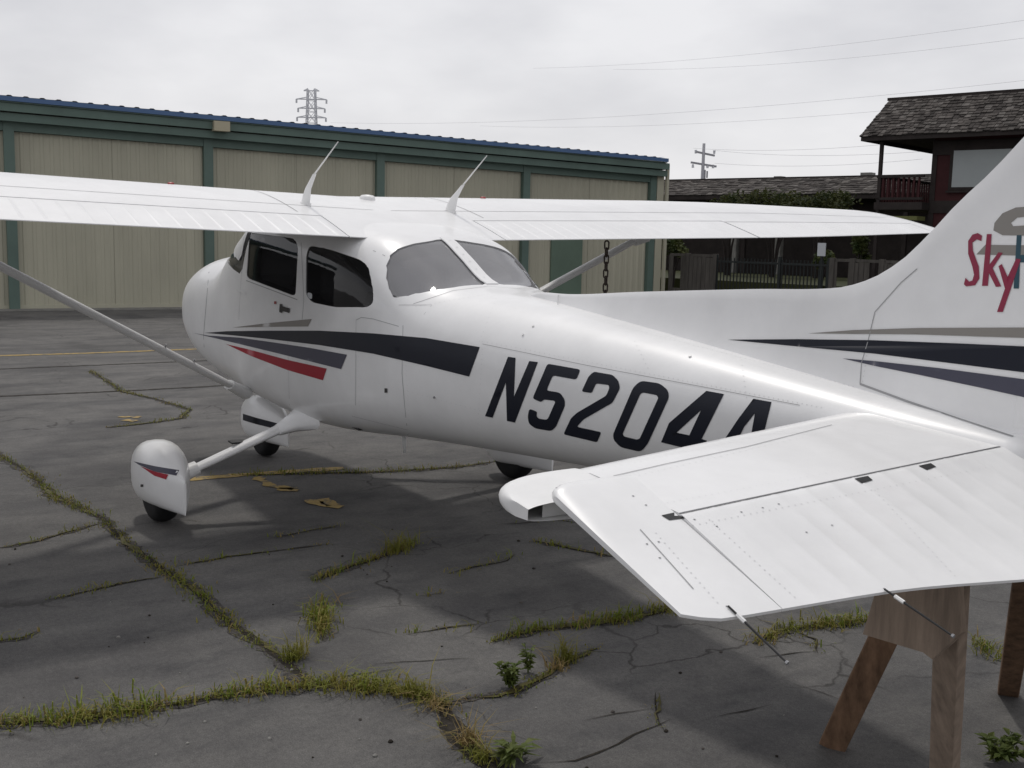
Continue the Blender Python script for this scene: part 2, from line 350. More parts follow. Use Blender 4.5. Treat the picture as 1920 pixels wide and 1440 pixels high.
def blades(name, P, hgt, count, m, width=0.05, parent=None, kind='stuff', label=None, cat=None, lean=0.6, bw=0.0024, clump=True, **k):
    V = []; F = []; ph = [random.uniform(0, 6.28) for _ in range(6)]; nP = len(P) - 1
    def swell(t):
        """tufts swell and thin out along the crack"""
        if not clump: return 1.0
        x = t * 0.05 * 6.28
        v = 0.5 + 0.30 * math.sin(x * 0.45 + ph[0]) + 0.30 * math.sin(x * 1.13 + ph[1]) + 0.25 * math.sin(x * 2.7 + ph[2]) + 0.15 * math.sin(x * 6.1 + ph[3])
        return min(1.25, max(0.05, v))
    made = tries = 0
    while made < count and tries < count * 6:
        tries += 1; t = random.uniform(0, nP); sw = swell(t)
        if random.random() > sw: continue
        made += 1; t = min(t, nP - 0.001); i = int(t); c = P[i].lerp(P[min(i + 1, nP)], t - i)
        sp_ = width * (0.25 + 0.40 * sw) if clump else width * 0.4
        c = Vector((c.x + random.gauss(0, sp_), c.y + random.gauss(0, sp_), 0.002))
        an = random.uniform(0, 6.283); h = hgt * random.uniform(0.3, 1.0) * random.choice((0.6, 1, 1, 1.5)) * (0.45 + 0.75 * sw); ln = h * random.uniform(0.1, lean * 2.0)
        d = Vector((math.cos(an), math.sin(an), 0)); s = Vector((-d.y, d.x, 0)) * bw * random.uniform(0.6, 1.5)
        n = len(V); mid = c + d * ln * 0.3 + Vector((0, 0, h * 0.62)); top = c + d * ln + Vector((0, 0, h * random.uniform(0.55, 1.0)))
        V += [c - s, c + s, mid + s * 0.8, mid - s * 0.8, top]
        F += [(n, n + 1, n + 2, n + 3), (n + 3, n + 2, n + 4)]
    return add(name, V, F, m, parent, kind=kind, label=label, cat=cat, **k)
grass_runs = []
for pts, w, gh, dens, mw in crack_specs:
    o, P = strip('crack', pts, w, SOIL, 0.003, 0.006, 0.05, GROUND)
    if w > .015: strip('crumbled_edge', pts, min(w * 2.4, .07) if w < .06 else w * 1.25, RUBBLE, 0.0022, 0.012 if w < .06 else .004, 0.03, GROUND)
    ln = sum((b - a).length for a, b in zip(pts[:-1], pts[1:]))
    if mw:
        i = random.randint(0, 3)
        while i < len(P) - 4:
            j = min(len(P) - 1, i + random.randint(4, 14)); strip('crack_moss', [q.copy() for q in P[i:j + 1]], mw * random.uniform(.5, 1.2), MOSS, 0.006, 0.012, 0.03, GROUND, kind='stuff'); i = j + random.randint(2, 16)
    if dens: grass_runs.append((P, gh, int(ln * dens), w))
gl = ['long fringe of green grass along the crack at the lower left', None]
for i, (P, gh, n, w) in enumerate(grass_runs):
    blades('crack_grass', P, gh * 1.0, int(n * 0.95), GRASS, w + 0.035, GROUND, lean=1.0)
    blades('crack_green_grass', P, gh * 1.1, int(n * 0.5), GRASS3, w + 0.03, GROUND, lean=.8)
    blades('crack_dry_grass', P, gh * 0.9, int(n * 0.22), GRASS2, w + 0.05, GROUND, lean=1.4)
# worn yellow paint
strip('painted_line', gp((-60, 669), (150, 663), (390, 654)), 0.13, YELLOW, 0.004, 0, 0.4, GROUND, taper=False)
strip('painted_line', gp((345, 900), (480, 889), (645, 878)), 0.10, YELLOW, 0.004, 0.002, 0.08, GROUND, taper=False)
for a in (((480, 895), (510, 912), (555, 916)), ((520, 918), (560, 920)), ((575, 938), (605, 948), (640, 952)), ((605, 936), (630, 948)), ((222, 782), (262, 783)), ((232, 788), (255, 790))):
    strip('painted_mark', gp(*a), 0.08, YELLOW, 0.0045, 0.012, 0.035, GROUND, taper=False)
# small stones and litter on the asphalt
for i in range(70):
    p = on_z(random.uniform(-50, 1500), random.uniform(990, 1500)); r = random.uniform(0.003, 0.009)
    mb = MB(); mb.rings([[(p.x + r * q * math.cos(a * 1.047) * random.uniform(.7, 1.2), p.y + r * q * math.sin(a * 1.047) * random.uniform(.7, 1.2), zz * r) for a in range(6)] for q, zz in ((1, 0.02), (1.0, 0.6), (0.5, 1.0))])
    mb.build('pebble', random.choice((CONC, SOIL, SHAKE)), GROUND)

# ================================================================== THE AEROPLANE
PITCH = 0.0577
X0 = 1.47
ROOT = thing('airplane', (-X0, 0, 0), 'white high-wing single-engine airplane with dark lettering parked on the asphalt', 'airplane')
ROOT.rotation_euler = (0, -PITCH, 0)
MROOT = Matrix.Translation((-X0, 0, 0)) @ Matrix.Rotation(-PITCH, 4, 'Y'); MINV = MROOT.inverted()
def A(x, y, z): return Vector((X0 - x, y, z))          # station aft of the firewall, left, up -> local
CAML = MINV @ CAM
def lray(px, py): return (MINV.to_3x3() @ sight(px, py)).normalized()
def lplane(px, py, axis, val):
    """sight line meets a plane of the aircraft frame; axis 0 station, 1 left, 2 up"""
    d = lray(px, py); v = X0 - val if axis == 0 else val
    return CAML + d * ((v - CAML[axis]) / d[axis])

# ---- fuselage surface
FX = [-1.00, -0.97, -0.90, -0.78, -0.55, -0.30, -0.05, 0.06, 0.18, 0.45, 0.76, 1.00, 1.90, 2.20, 2.44, 2.66, 2.92, 3.10, 3.50, 4.30, 5.10, 5.60, 5.95, 6.02]
FT = [1.15, 1.235, 1.305, 1.365, 1.42, 1.45, 1.468, 1.485, 1.55, 1.71, 1.85, 1.87, 1.83, 1.805, 1.772, 1.685, 1.575, 1.555, 1.548, 1.522, 1.487, 1.462, 1.445, 1.44]
BX = [-1.00, -0.97, -0.90, -0.78, -0.55, -0.30, 0.0, 0.5, 1.0, 1.6, 2.7, 3.5, 4.2, 5.0, 5.6, 5.95, 6.02]
FB = [0.94, 0.82, 0.70, 0.61, 0.545, 0.52, 0.51, 0.505, 0.51, 0.545, 0.70, 0.80, 0.89, 1.02, 1.15, 1.25, 1.28]
WX = [-1.00, -0.97, -0.90, -0.78, -0.55, -0.30, 0.0, 0.3, 0.6, 0.9, 2.1, 2.4, 2.8, 3.4, 4.0, 4.6, 5.2, 5.6, 5.95, 6.02]
FW = [0.24, 0.355, 0.43, 0.47, 0.496, 0.506, 0.51, 0.515, 0.53, 0.54, 0.54, 0.527, 0.50, 0.43, 0.362, 0.295, 0.232, 0.186, 0.125, 0.11]
NX = [-1.0, -0.6, 0.0, 0.3, 0.7, 2.2, 2.7, 3.1, 3.8, 5.0, 6.02]
NT = [2.3, 2.6, 3.2, 4.4, 4.6, 4.6, 3.6, 2.7, 2.4, 2.5, 2.6]
NB = [2.3, 2.6, 3.0, 3.3, 3.6, 3.8, 3.4, 3.0, 2.7, 2.4, 2.0]
def fus_ring(x, inset=0.0, n=88):
    zt = interp(x, FX, FT) - inset; zb = interp(x, BX, FB) + inset; w = interp(x, WX, FW) - inset
    nt_, nb_ = interp(x, NX, NT), interp(x, NX, NB)
    fm = interp(x, [-1, 0, 0.8, 2.3, 3.2, 6], [0.5, 0.5, 0.45, 0.46, 0.55, 0.55]); zm = zb + (zt - zb) * fm
    out = []
    for j in range(n):
        a = 2 * math.pi * j / n - math.pi / 2; c, s = math.cos(a), math.sin(a); e = nt_ if s > 0 else nb_
        y = w * math.copysign(abs(c) ** (2 / e), c); z = zm + ((zt - zm) if s > 0 else (zm - zb)) * math.copysign(abs(s) ** (2 / e), s)
        out.append(A(x, y, z))
    return out
xs = []; x = -1.0
while x < 6.02:
    xs.append(x); x += 0.012 if x < -0.86 else (0.045 if x < 3.4 else 0.09)
xs.append(6.02)
fm_ = MB().rings([fus_ring(x) for x in xs])
if BVHTree.FromPolygons([Vector(v) for v in fm_.v], fm_.f).find_nearest(A(1.5, 0.7, 1.0))[1].y < 0: fm_.f = [tuple(reversed(f)) for f in fm_.f]
FUS = fm_.build('fuselage', WHITE, ROOT, True, 40)
FBVH = BVHTree.FromPolygons([Vector(v) for v in fm_.v], fm_.f)
FUSREF = FUS.data.copy()
def on_fus(px, py):
    h = FBVH.ray_cast(CAML, lray(px, py)); return (h[0], h[1]) if h[0] else (None, None)
def near_fus(p):
    h = FBVH.find_nearest(p); return h[0], h[1]
def densify(pts, step):
    out = []
    for i, a in enumerate(pts):
        b = pts[(i + 1) % len(pts)]; n = max(1, int(math.hypot(b[0] - a[0], b[1] - a[1]) / step))
        out += [(lerp(a[0], b[0], k / n), lerp(a[1], b[1], k / n)) for k in range(n)]
    return out
def rounded(pts, r, n=4):
    """round the corners of a closed pixel polygon"""
    out = []; k = len(pts)
    for i in range(k):
        p = Vector(pts[i]); a = Vector(pts[i - 1]); b = Vector(pts[(i + 1) % k])
        da = (a - p); db = (b - p); rr = min(r, da.length * 0.45, db.length * 0.45)
        s = p + da.normalized() * rr; e = p + db.normalized() * rr
        for j in range(n + 1):
            t = j / n; q = s * (1 - t) ** 2 + p * 2 * t * (1 - t) + e * t * t; out.append((q.x, q.y))
    return out
def flat_patch(poly, cell):
    """triangulated 2-D polygon (list of loops), cut on a grid"""
    loops = poly if isinstance(poly[0][0], (tuple, list)) else [poly]
    tri = tessellate_polygon([[Vector((x, y, 0)) for x, y in lp] for lp in loops]); pts = [p for lp in loops for p in lp]
    bm = bmesh.new(); vs_ = [bm.verts.new((x, y, 0)) for x, y in pts]
    for t in tri:
        try: bm.faces.new([vs_[i] for i in t])
        except ValueError: pass
    bmesh.ops.remove_doubles(bm, verts=bm.verts, dist=1e-4)
    x0, x1 = min(p[0] for p in pts), max(p[0] for p in pts); y0, y1 = min(p[1] for p in pts), max(p[1] for p in pts)
    k = math.ceil(x0 / cell)
    while k * cell < x1:
        bmesh.ops.bisect_plane(bm, geom=bm.verts[:] + bm.edges[:] + bm.faces[:], plane_co=(k * cell, 0, 0), plane_no=(1, 0, 0)); k += 1
    k = math.ceil(y0 / cell)
    while k * cell < y1:
        bmesh.ops.bisect_plane(bm, geom=bm.verts[:] + bm.edges[:] + bm.faces[:], plane_co=(0, k * cell, 0), plane_no=(0, 1, 0)); k += 1
    return bm
def decal(name, poly, hit, m, off=0.002, cell=9, parent=None, mirror=False, label=None, smooth=True):
    bm = flat_patch(poly, cell)
    for v in list(bm.verts):
        p, n = hit(v.co.x, v.co.y)
        if p is None: bm.verts.remove(v); continue
        if n.dot(CAML - p) < 0: n = -n
        v.co = p + n * off
    bmesh.ops.recalc_face_normals(bm, faces=bm.faces)
    me = bpy.data.meshes.new(name); bm.to_mesh(me); bm.free(); me.materials.append(m)
    if smooth: me.polygons.foreach_set('use_smooth', [True] * len(me.polygons))
    o = bpy.data.objects.new(name, me); COL.objects.link(o); o.parent = parent or ROOT
    if label: o['label'] = label
    if mirror:
        c = o.copy(); c.data = me.copy(); COL.objects.link(c)
        for v in c.data.vertices: v.co.y = -v.co.y
        c.data.flip_normals()
    return o
def ribbon(name, pts, hit, width, m, off=0.0015, step=14, parent=None, kind=None):
    """thin line drawn along a surface through pixel points"""
    q = []
    for a, b in zip(pts[:-1], pts[1:]):
        n = max(1, int(math.hypot(b[0] - a[0], b[1] - a[1]) / step)); q += [(lerp(a[0], b[0], k / n), lerp(a[1], b[1], k / n)) for k in range(n)]
    q.append(pts[-1]); H = [h for h in (hit(*p) for p in q) if h[0] is not None]
    if len(H) < 2: return None
    V = []; F = []
    for i, (p, n) in enumerate(H):
        d = (H[min(i + 1, len(H) - 1)][0] - H[max(i - 1, 0)][0]).normalized()
        if n.dot(CAML - p) < 0: n = -n
        s = d.cross(n).normalized() * width / 2
        V += [p + n * off + s, p + n * off - s]
        if i: F.append((2 * i - 2, 2 * i - 1, 2 * i + 1, 2 * i))
    return add(name, V, F, m, parent or ROOT, True, kind=kind)

# ---- window openings (left side surveyed, right side mirrored)
def outline(pts, step=8):
    return [h for h in (on_fus(*p) for p in densify(pts, step)) if h[0] is not None]
front_win = rounded([(468, 436), (462, 521), (554, 556), (559, 462), (552, 447)], 9)
rear_win = rounded([(580, 460), (574, 478), (573, 552), (584, 567), (628, 576), (690, 576), (700, 567), (700, 545), (691, 500), (676, 487), (620, 468)], 9)
def mirror_pts(H): return [(Vector((p.x, -p.y, p.z)), Vector((n.x, -n.y, n.z))) for p, n in reversed(H)]
def cutter(H, d_out=0.5, d_in=0.35, name='cut'):
    c = sum((p for p, n in H), Vector()) / len(H); d = sum((n for p, n in H), Vector()).normalized(); k = len(H)
    V = [p + n * 0.05 for p, n in H] + [p - n * 0.09 for p, n in H] + [c + d * d_out, c - d * d_in]
    F = [(i, (i + 1) % k, k + (i + 1) % k, k + i) for i in range(k)] + [((i + 1) % k, i, 2 * k) for i in range(k)] + [(k + i, k + (i + 1) % k, 2 * k + 1) for i in range(k)]
    bm = bmesh.new(); vs_ = [bm.verts.new(v) for v in V]
    for f in F: bm.faces.new([vs_[i] for i in f])
    me = bpy.data.meshes.new(name); bmesh.ops.recalc_face_normals(bm, faces=bm.faces); bm.to_mesh(me); bm.free(); me.materials.append(SEAM)
    o = bpy.data.objects.new(name, me); COL.objects.link(o); o.parent = ROOT
    return o
Hf = outline(front_win); Hr = outline(rear_win)
# back window: left half surveyed, closed on the centre line and mirrored
left_top = [(835, 450), (800, 453), (768, 459), (745, 467), (731, 479), (724, 498), (724, 522), (729, 541), (737, 557), (760, 555), (800, 547), (850, 539), (905, 534)]
Hb = [on_fus(*p) for p in left_top]; Hb = [h for h in Hb if h[0] is not None and h[0].y > 0.02]
ct, cb = near_fus(A(2.455, 0, 1.80)), near_fus(A(2.915, 0, 1.6))
def half_closed(top, side, bot):
    L = [top] + side + [bot]
    return L + [(Vector((p.x, -p.y, p.z)), Vector((n.x, -n.y, n.z))) for p, n in reversed(side)]
Hb = half_closed(ct, Hb, cb)
side = [near_fus(A(*q)) for q in ((0.80, 0.25, 1.85), (0.80, 0.42, 1.80), (0.80, 0.50, 1.72), (0.77, 0.535, 1.60), (0.72, 0.54, 1.44), (0.66, 0.535, 1.40), (0.48, 0.53, 1.415), (0.30, 0.52, 1.45), (0.18, 0.47, 1.485), (0.13, 0.36, 1.50), (0.105, 0.20, 1.50))]
Hw = half_closed(near_fus(A(0.79, 0, 1.86)), side, near_fus(A(0.10, 0, 1.5)))
def resample(H, step=0.05):
    out = []
    for i in range(len(H)):
        a, b = H[i][0], H[(i + 1) % len(H)][0]; n = max(1, int((b - a).length / step))
        out += [near_fus(a.lerp(b, k / n)) for k in range(n)]
    return out
Hb = resample(Hb); Hw = resample(Hw)
cuts = [cutter(Hf), cutter(mirror_pts(Hf)), cutter(Hr), cutter(mirror_pts(Hr)), cutter(Hb, 0.7, 0.25), cutter(Hw, 0.7, 0.25)]
# hollow cabin
lx = [0.12 + 0.06 * i for i in range(47)]
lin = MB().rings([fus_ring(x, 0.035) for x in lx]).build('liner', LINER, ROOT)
def boolean(o, others, op='DIFFERENCE'):
    for c in others:
        md = o.modifiers.new('b', 'BOOLEAN'); md.operation = op; md.object = c; md.solver = 'EXACT'
        try: md.material_mode = 'TRANSFER'
        except Exception: pass
    bpy.context.view_layer.update(); dg = bpy.context.evaluated_depsgraph_get()
    me = bpy.data.meshes.new_from_object(o.evaluated_get(dg)); o.modifiers.clear(); o.data = me
    for c in others: bpy.data.objects.remove(c, do_unlink=True)
boolean(FUS, [lin] + cuts)
def fix_normals(o, ref, tol=0.004):
    """smooth shading of the skin follows the uncut surface"""
    bmr = bmesh.new(); bmr.from_mesh(ref); bmr.normal_update(); bmr.faces.ensure_lookup_table(); tree = BVHTree.FromBMesh(bmr)
    me = o.data; me.polygons.foreach_set('use_smooth', [True] * len(me.polygons)); nl = []
    from mathutils.interpolate import poly_3d_calc
    for p in me.polygons:
        hc = tree.find_nearest(p.center); skin = hc[0] is not None and hc[3] < 0.003
        for li in p.loop_indices:
            co_ = me.vertices[me.loops[li].vertex_index].co; h = tree.find_nearest(co_)
            if h[0] is not None and h[3] < tol and skin:
                f = bmr.faces[h[2]]; w = poly_3d_calc([v.co for v in f.verts], h[0]); n = sum((v.normal * k for v, k in zip(f.verts, w)), Vector())
                if n.length < 1e-6: n = p.normal.copy()
                if n.dot(h[1]) < 0: n = -n
                nl.append(n.normalized())
            else: nl.append(p.normal.copy())
    me.normals_split_custom_set(nl); bmr.free()
fix_normals(FUS, FUSREF)
# glazing
def outward(o):
    """face normals of a pane point out of the cabin"""
    me = o.data; c = sum(1 if near_fus(p.center)[1].dot(p.normal) > 0 else -1 for p in me.polygons)
    if c < 0: me.flip_normals()
    return o
def pane_from(H, name, m, inset=0.006, label=None):
    """curved pane filling an outline: fan of rings drawn towards the centre, laid on the skin"""
    c = sum((p for p, n in H), Vector()) / len(H); k = len(H); V = []; F = []; R_ = 7
    for r in range(R_):
        t = r / R_
        for p, n in H:
            q, nn = near_fus(p.lerp(c, t)); V.append(q - nn * inset)
    q, nn = near_fus(c); V.append(q - nn * inset)
    for r in range(R_ - 1):
        for i in range(k): F.append((r * k + i, r * k + (i + 1) % k, (r + 1) * k + (i + 1) % k, (r + 1) * k + i))
    F += [((R_ - 1) * k + i, (R_ - 1) * k + (i + 1) % k, R_ * k) for i in range(k)]
    return outward(add(name, V, F, m, ROOT, True, label=label))
pane_from(Hf, 'door_window', GLASS); pane_from(mirror_pts(Hf), 'door_window', GLASS)
pane_from(Hr, 'side_window', GLASS); pane_from(mirror_pts(Hr), 'side_window', GLASS)
# back window and windshield: grids between the two halves so the curve is followed
def pane_halves(H, name, m, inset=0.006):
    k = len(H); half = k // 2; V = []; F = []; N = 14
    # pair left and right boundary points by mirrored order
    top = min(range(k), key=lambda i: abs(H[i][0].y) + (0 if H[i][0].z > sum(h[0].z for h in H) / k else 9))
    bot = min(range(k), key=lambda i: abs(H[i][0].y) + (0 if H[i][0].z < sum(h[0].z for h in H) / k else 9))
    def chain(a, b, st):
        out = [a]; i = a
        while i != b: i = (i + st) % k; out.append(i)
        return [H[j][0] for j in out]
    Lc, Rc = chain(top, bot, 1), chain(top, bot, -1); M_ = 26
    def at(ch, t):
        d = [0]
        for a, b in zip(ch[:-1], ch[1:]): d.append(d[-1] + (b - a).length)
        s = t * d[-1]
        for i in range(len(ch) - 1):
            if s <= d[i + 1] + 1e-9: return ch[i].lerp(ch[i + 1], (s - d[i]) / max(1e-9, d[i + 1] - d[i]))
        return ch[-1]
    for r in range(M_ + 1):
        a, b = at(Lc, r / M_), at(Rc, r / M_)
        for j in range(N + 1):
            p = a.lerp(b, j / N); p.z += 0.12 * math.sin(math.pi * j / N) * min(1, abs(a.y) * 2); q, nn = near_fus(p)
            if j in (0, N): q, nn = near_fus(a if j == 0 else b)
            V.append(q - nn * inset)
    for r in range(M_):
        for j in range(N):
            i = r * (N + 1) + j; F.append((i, i + 1, i + N + 2, i + N + 1))
    return outward(add(name, V, F, m, ROOT, True))
pane_halves(Hb, 'rear_window', GLASS2); pane_halves(Hw, 'windshield', GLASS)
# centre strip of the back window
st = MB(); prev = None; ring = []
for i in range(9):
    x = lerp(2.44, 2.95, i / 8)
    row = []
    for y, o_ in ((-0.037, 0.001), (-0.035, 0.006), (0.035, 0.006), (0.037, 0.001)):
        p, n = near_fus(A(x, y, interp(x, FX, FT))); row.append(p + n * o_)
    ring.append(row)
st.rings(ring); st.build('window_centre_strip', WHITE, ROOT, True, 30)
for i in range(6):
    p, n = near_fus(A(lerp(2.47, 2.9, i / 5), 0, 1.7)); add('strip_screw', [p + n * 0.007 + Vector((math.cos(a) * .004, math.sin(a) * .004, 0)) for a in (0, 1.05, 2.1, 3.14, 4.2, 5.25)], [(0, 1, 2, 3, 4, 5)], METAL, bpy.data.objects['window_centre_strip'])
# cabin inside
def seat(x, y, back=0.62):
    t = MB(); t.rings([[A(x + dx, y + sy * 0.2, z) for sy, dx, z in ((-1, a, c), (1, a, c), (1, b, c), (-1, b, c))] for a, b, c in ((-.24, .24, .72), (-.25, .25, .86), (-.22, .22, .92))])
    s = t.build('seat', SEATM, ROOT, False)
    b_ = MB(); rr = []
    for i in range(9):
        f = i / 8; w = 0.21 * (1 - 0.35 * max(0, f - .6) / .4) ; zz = .86 + back * f; xx = x + .24 + .10 * f; th = .055 * (1 - .4 * f)
        rr.append([A(xx - th, y - w, zz), A(xx - th - .01, y, zz + .01), A(xx - th, y + w, zz), A(xx + th, y + w, zz), A(xx + th + .01, y, zz + .01), A(xx + th, y - w, zz)])
    b_.rings(rr).build('seat_back', SEATM, s, True, 50)
for x, y, b in ((0.98, 0.25, 0.62), (0.98, -0.25, 0.62), (1.98, 0.25, 0.60), (1.98, -0.25, 0.60)): seat(x, y, b)
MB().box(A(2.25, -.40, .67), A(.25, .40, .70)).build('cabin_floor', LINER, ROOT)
MB().box(A(.40, -.44, 1.05), A(.22, .44, 1.40)).build('instrument_panel', BLACK, ROOT)
MB().tube([lplane(622, 462, 1, 0.44), lplane(650, 490, 1, 0.42), lplane(676, 518, 1, 0.42), lplane(705, 545, 1, .42)], 0.022, 6, flat=(1, .3)).build('shoulder_strap', BELT, ROOT, True)

# ---- wings
def naca(f):
    t = 0.12; yt = 5 * t * (0.2969 * math.sqrt(max(f, 0)) - 0.126 * f - 0.3516 * f * f + 0.2843 * f**3 - 0.1036 * f**4)
    yc = 0.02 / 0.16 * (0.8 * f - f * f) if f < 0.4 else 0.02 / 0.36 * (0.2 + 0.8 * f - f * f)
    return yc + yt, yc - yt
INC = math.tan(math.radians(3.5))
def wsec(y):
    ay = abs(y)
    xle = interp(ay, [0, 2.55, 5.0, 5.2, 5.35, 5.44], [0.65, 0.65, 0.79, 0.86, 1.0, 1.24])
    xte = interp(ay, [0, 2.55, 5.0, 5.3, 5.44], [2.28, 2.28, 1.97, 1.93, 1.86])
    c = xte - xle; zte = 1.745 + 0.026 * ay + (0.0 if ay < 5.0 else -0.03 * ((ay - 5) / .44) ** 2); th = 1.0 if ay < 5.0 else max(0.35, math.sqrt(max(0.02, 1 - ((ay - 5.0) / 0.47) ** 2)))
    return xle, c, zte, th
def wring(y, f0, f1, off=0.0, n=26):
    xle, c, zte, th = wsec(y); up, lo = [], []
    for i in range(n):
        u = i / (n - 1); f = f0 + (f1 - f0) * (0.5 - 0.5 * math.cos(math.pi * u)) if f0 == 0 else f0 + (f1 - f0) * u
        a, b = naca(f); zc = zte + (1 - f) * c * INC; tt = 0.0022 if f > 0.985 else 0
        k = 0 if u in (0, 1) else off
        up.append(A(xle + f * c, y, zc + a * c * th + tt + k)); lo.append(A(xle + f * c, y, zc + b * c * th - k - tt))
    return list(reversed(up)) + (lo[1:] if f0 == 0 else lo)
FF = 0.762
def wing_panel(sg, name, label):
    mb = MB()
    def seg(ys, f1, c0, c1):
        rs = [wring(sg * y, 0, f1) for y in ys]
        if sg < 0: pass
        b0 = len(mb.f); n = len(rs[0]); base = len(mb.v)
        for r in rs: mb.v += [tuple(p) for p in r]
        for i in range(len(rs) - 1):
            for j in range(n): mb.f.append((base + i * n + j, base + i * n + (j + 1) % n, base + (i + 1) * n + (j + 1) % n, base + (i + 1) * n + j))
        if c0: mb.f.append(tuple(base + j for j in range(n)))
        if c1: mb.f.append(tuple(base + (len(rs) - 1) * n + j for j in range(n)))
    seg([0, 0.2, 0.40, 0.50], 1.0, False, True)
    seg([0.50, 1.0, 1.6, 2.2, 2.60], FF, False, True)
    seg([2.60, 3.2, 3.8, 4.4, 4.98], 0.775, False, True)
    seg([4.98, 5.1, 5.2, 5.28, 5.35, 5.40, 5.43, 5.44], 1.0, True, True)
    bm = bmesh.new(); vs_ = [bm.verts.new(v) for v in mb.v]
    for f in mb.f: bm.faces.new([vs_[i] for i in f])
    o = add_bm(name, bm, WHITE, ROOT, True, 35, label=label)
    return o
WL = wing_panel(1, 'wing', 'left wing, nearer the viewer, running out of the picture')
WR = wing_panel(-1, 'wing', 'right wing, reaching past the tail fin')
def beaded(sg, name, y0, y1, f0, pitch, parent, label=None, amp=0.0024):
    ys = [y0]; y = y0 + pitch * 0.5; bw = 0.010
    offs = [0.0]
    while y < y1 - pitch * 0.4:
        ys += [y - bw, y, y + bw]; offs += [0.0, amp, 0.0]; y += pitch
    ys.append(y1); offs.append(0.0)
    rings = [wring(sg * yy, f0, 1.0, of, 10) for yy, of in zip(ys, offs)]
    bm = bmesh.new(); n = len(rings[0]); VV = [[bm.verts.new(p) for p in r] for r in rings]
    for i in range(len(rings) - 1):
        for j in range(n): bm.faces.new((VV[i][j], VV[i][(j + 1) % n], VV[i + 1][(j + 1) % n], VV[i + 1][j]))
    bm.faces.new(VV[0]); bm.faces.new(VV[-1])
    return add_bm(name, bm, WHITE, parent, False, label=label)
for sg, W_ in ((1, WL), (-1, WR)):
    beaded(sg, 'flap', 0.508, 2.592, 0.772, 0.105, W_); beaded(sg, 'aileron', 2.612, 4.972, 0.786, 0.075, W_)
# seams along the wing: spar lap line and root joint
WB = []
def tree_of(objs):
    V = []; F = []
    for o in objs:
        b = len(V); V += [v.co.copy() for v in o.data.vertices]; F += [tuple(b + i for i in p.vertices) for p in o.data.polygons]
    return BVHTree.FromPolygons(V, F)
WTREE = tree_of([WL, WR] + [c for c in list(WL.children) + list(WR.children)])
def surf_line(name, pts, tree, width, m, parent, off=0.0012, down=Vector((0, 0, -1)), step=0.06, kind=None):
    """line on the upper skin through (station, left) points"""
    q = []
    for a, b in zip(pts[:-1], pts[1:]):
        n = max(1, int(math.hypot(b[0] - a[0], b[1] - a[1]) / step)); q += [(lerp(a[0], b[0], k / n), lerp(a[1], b[1], k / n)) for k in range(n)]
    q.append(pts[-1]); H = []
    for x, y in q:
        h = tree.ray_cast(A(x, y, 3.2), down)
        if h[0]: H.append((h[0], h[1] if h[1].z > 0 else -h[1]))
    V = []; F = []
    for i, (p, n) in enumerate(H):
        d = (H[min(i + 1, len(H) - 1)][0] - H[max(i - 1, 0)][0]).normalized(); s = d.cross(n).normalized() * width / 2
        V += [p + n * off + s, p + n * off - s]
        if i: F.append((2 * i - 2, 2 * i - 1, 2 * i + 1, 2 * i))
    return add(name, V, F, m, parent, True, kind=kind)
for sg, W_ in ((1, WL), (-1, WR)):
    surf_line('skin_seam', [(1.66, sg * 0.06), (1.66, sg * 2.55), (1.52, sg * 4.9)], WTREE, 0.006, SEAM, W_)
    surf_line('skin_seam', [(0.95, sg * 0.62), (1.9, sg * 0.62)], WTREE, 0.006, SEAM, W_)
    surf_line('control_gap', [(0.65 + 0.767 * 1.63, sg * 0.505), (0.65 + 0.767 * 1.63, sg * 2.595)], WTREE, 0.009, GAP, W_, off=0.002)
    p = WTREE.ray_cast(A(1.05, sg * 1.1, 3), Vector((0, 0, -1)))[0]
    MB().rings([[p + Vector((r * math.cos(a * .524), r * math.sin(a * .524), z)) for a in range(12)] for r, z in ((.020, -.005), (.020, .007), (.012, .012))]).build('fuel_cap', REDCAP, W_, True, 40)
# rivet rows along the seams
def rivets(name, pts, tree, parent, pitch=0.04, r=0.0028, m=SEAM):
    V = []; F = []
    for a, b in pts:
        n = int(math.hypot(b[0] - a[0], b[1] - a[1]) / pitch)
        for k in range(n + 1):
            h = tree.ray_cast(A(lerp(a[0], b[0], k / n), lerp(a[1], b[1], k / n), 3.2), Vector((0, 0, -1)))
            if not h[0]: continue
            nn = h[1] if h[1].z > 0 else -h[1]; i = len(V)
            V += [h[0] + nn * 0.0015 + Vector((r * math.cos(t * 1.047), r * math.sin(t * 1.047), 0)) for t in range(6)]; F.append(tuple(range(i, i + 6)))
    return add(name, V, F, m, parent, kind='stuff')

# struts
def strut(sg):
    lo = A(0.62, sg * 0.50, 0.60); hi = A(1.14, sg * 2.50, 1.735)
    P = [lo.lerp(hi, t) for t in (0, 0.03, 0.1, 0.5, 0.9, 0.97, 1)]
    o = MB().tube(P, [0.035, 0.05, 0.055, 0.055, 0.055, 0.05, 0.04], 14, flat=(1.0, 0.45), up=(0, 0, 1)).build('wing_strut', WHITE2, ROOT, True, 50)
    MB().tube([lo.lerp(hi, -0.02), lo.lerp(hi, 0.045)], [0.075, 0.058], 12, flat=(1.0, 0.6)).build('strut_cuff', WHITE2, o, True, 50)
    MB().tube([hi.lerp(lo, -0.015), hi.lerp(lo, 0.03)], [0.085, 0.06], 12, flat=(1.0, 0.7)).build('strut_cuff', WHITE2, o, True, 50)
    for t in (0.18, 0.28):
        p = lo.lerp(hi, t); MB().tube([p, p + Vector((-0.04, 0, 0.05))], 0.006, 6).build('tie_bracket', METAL, o)
    return o
strut(1); strut(-1)

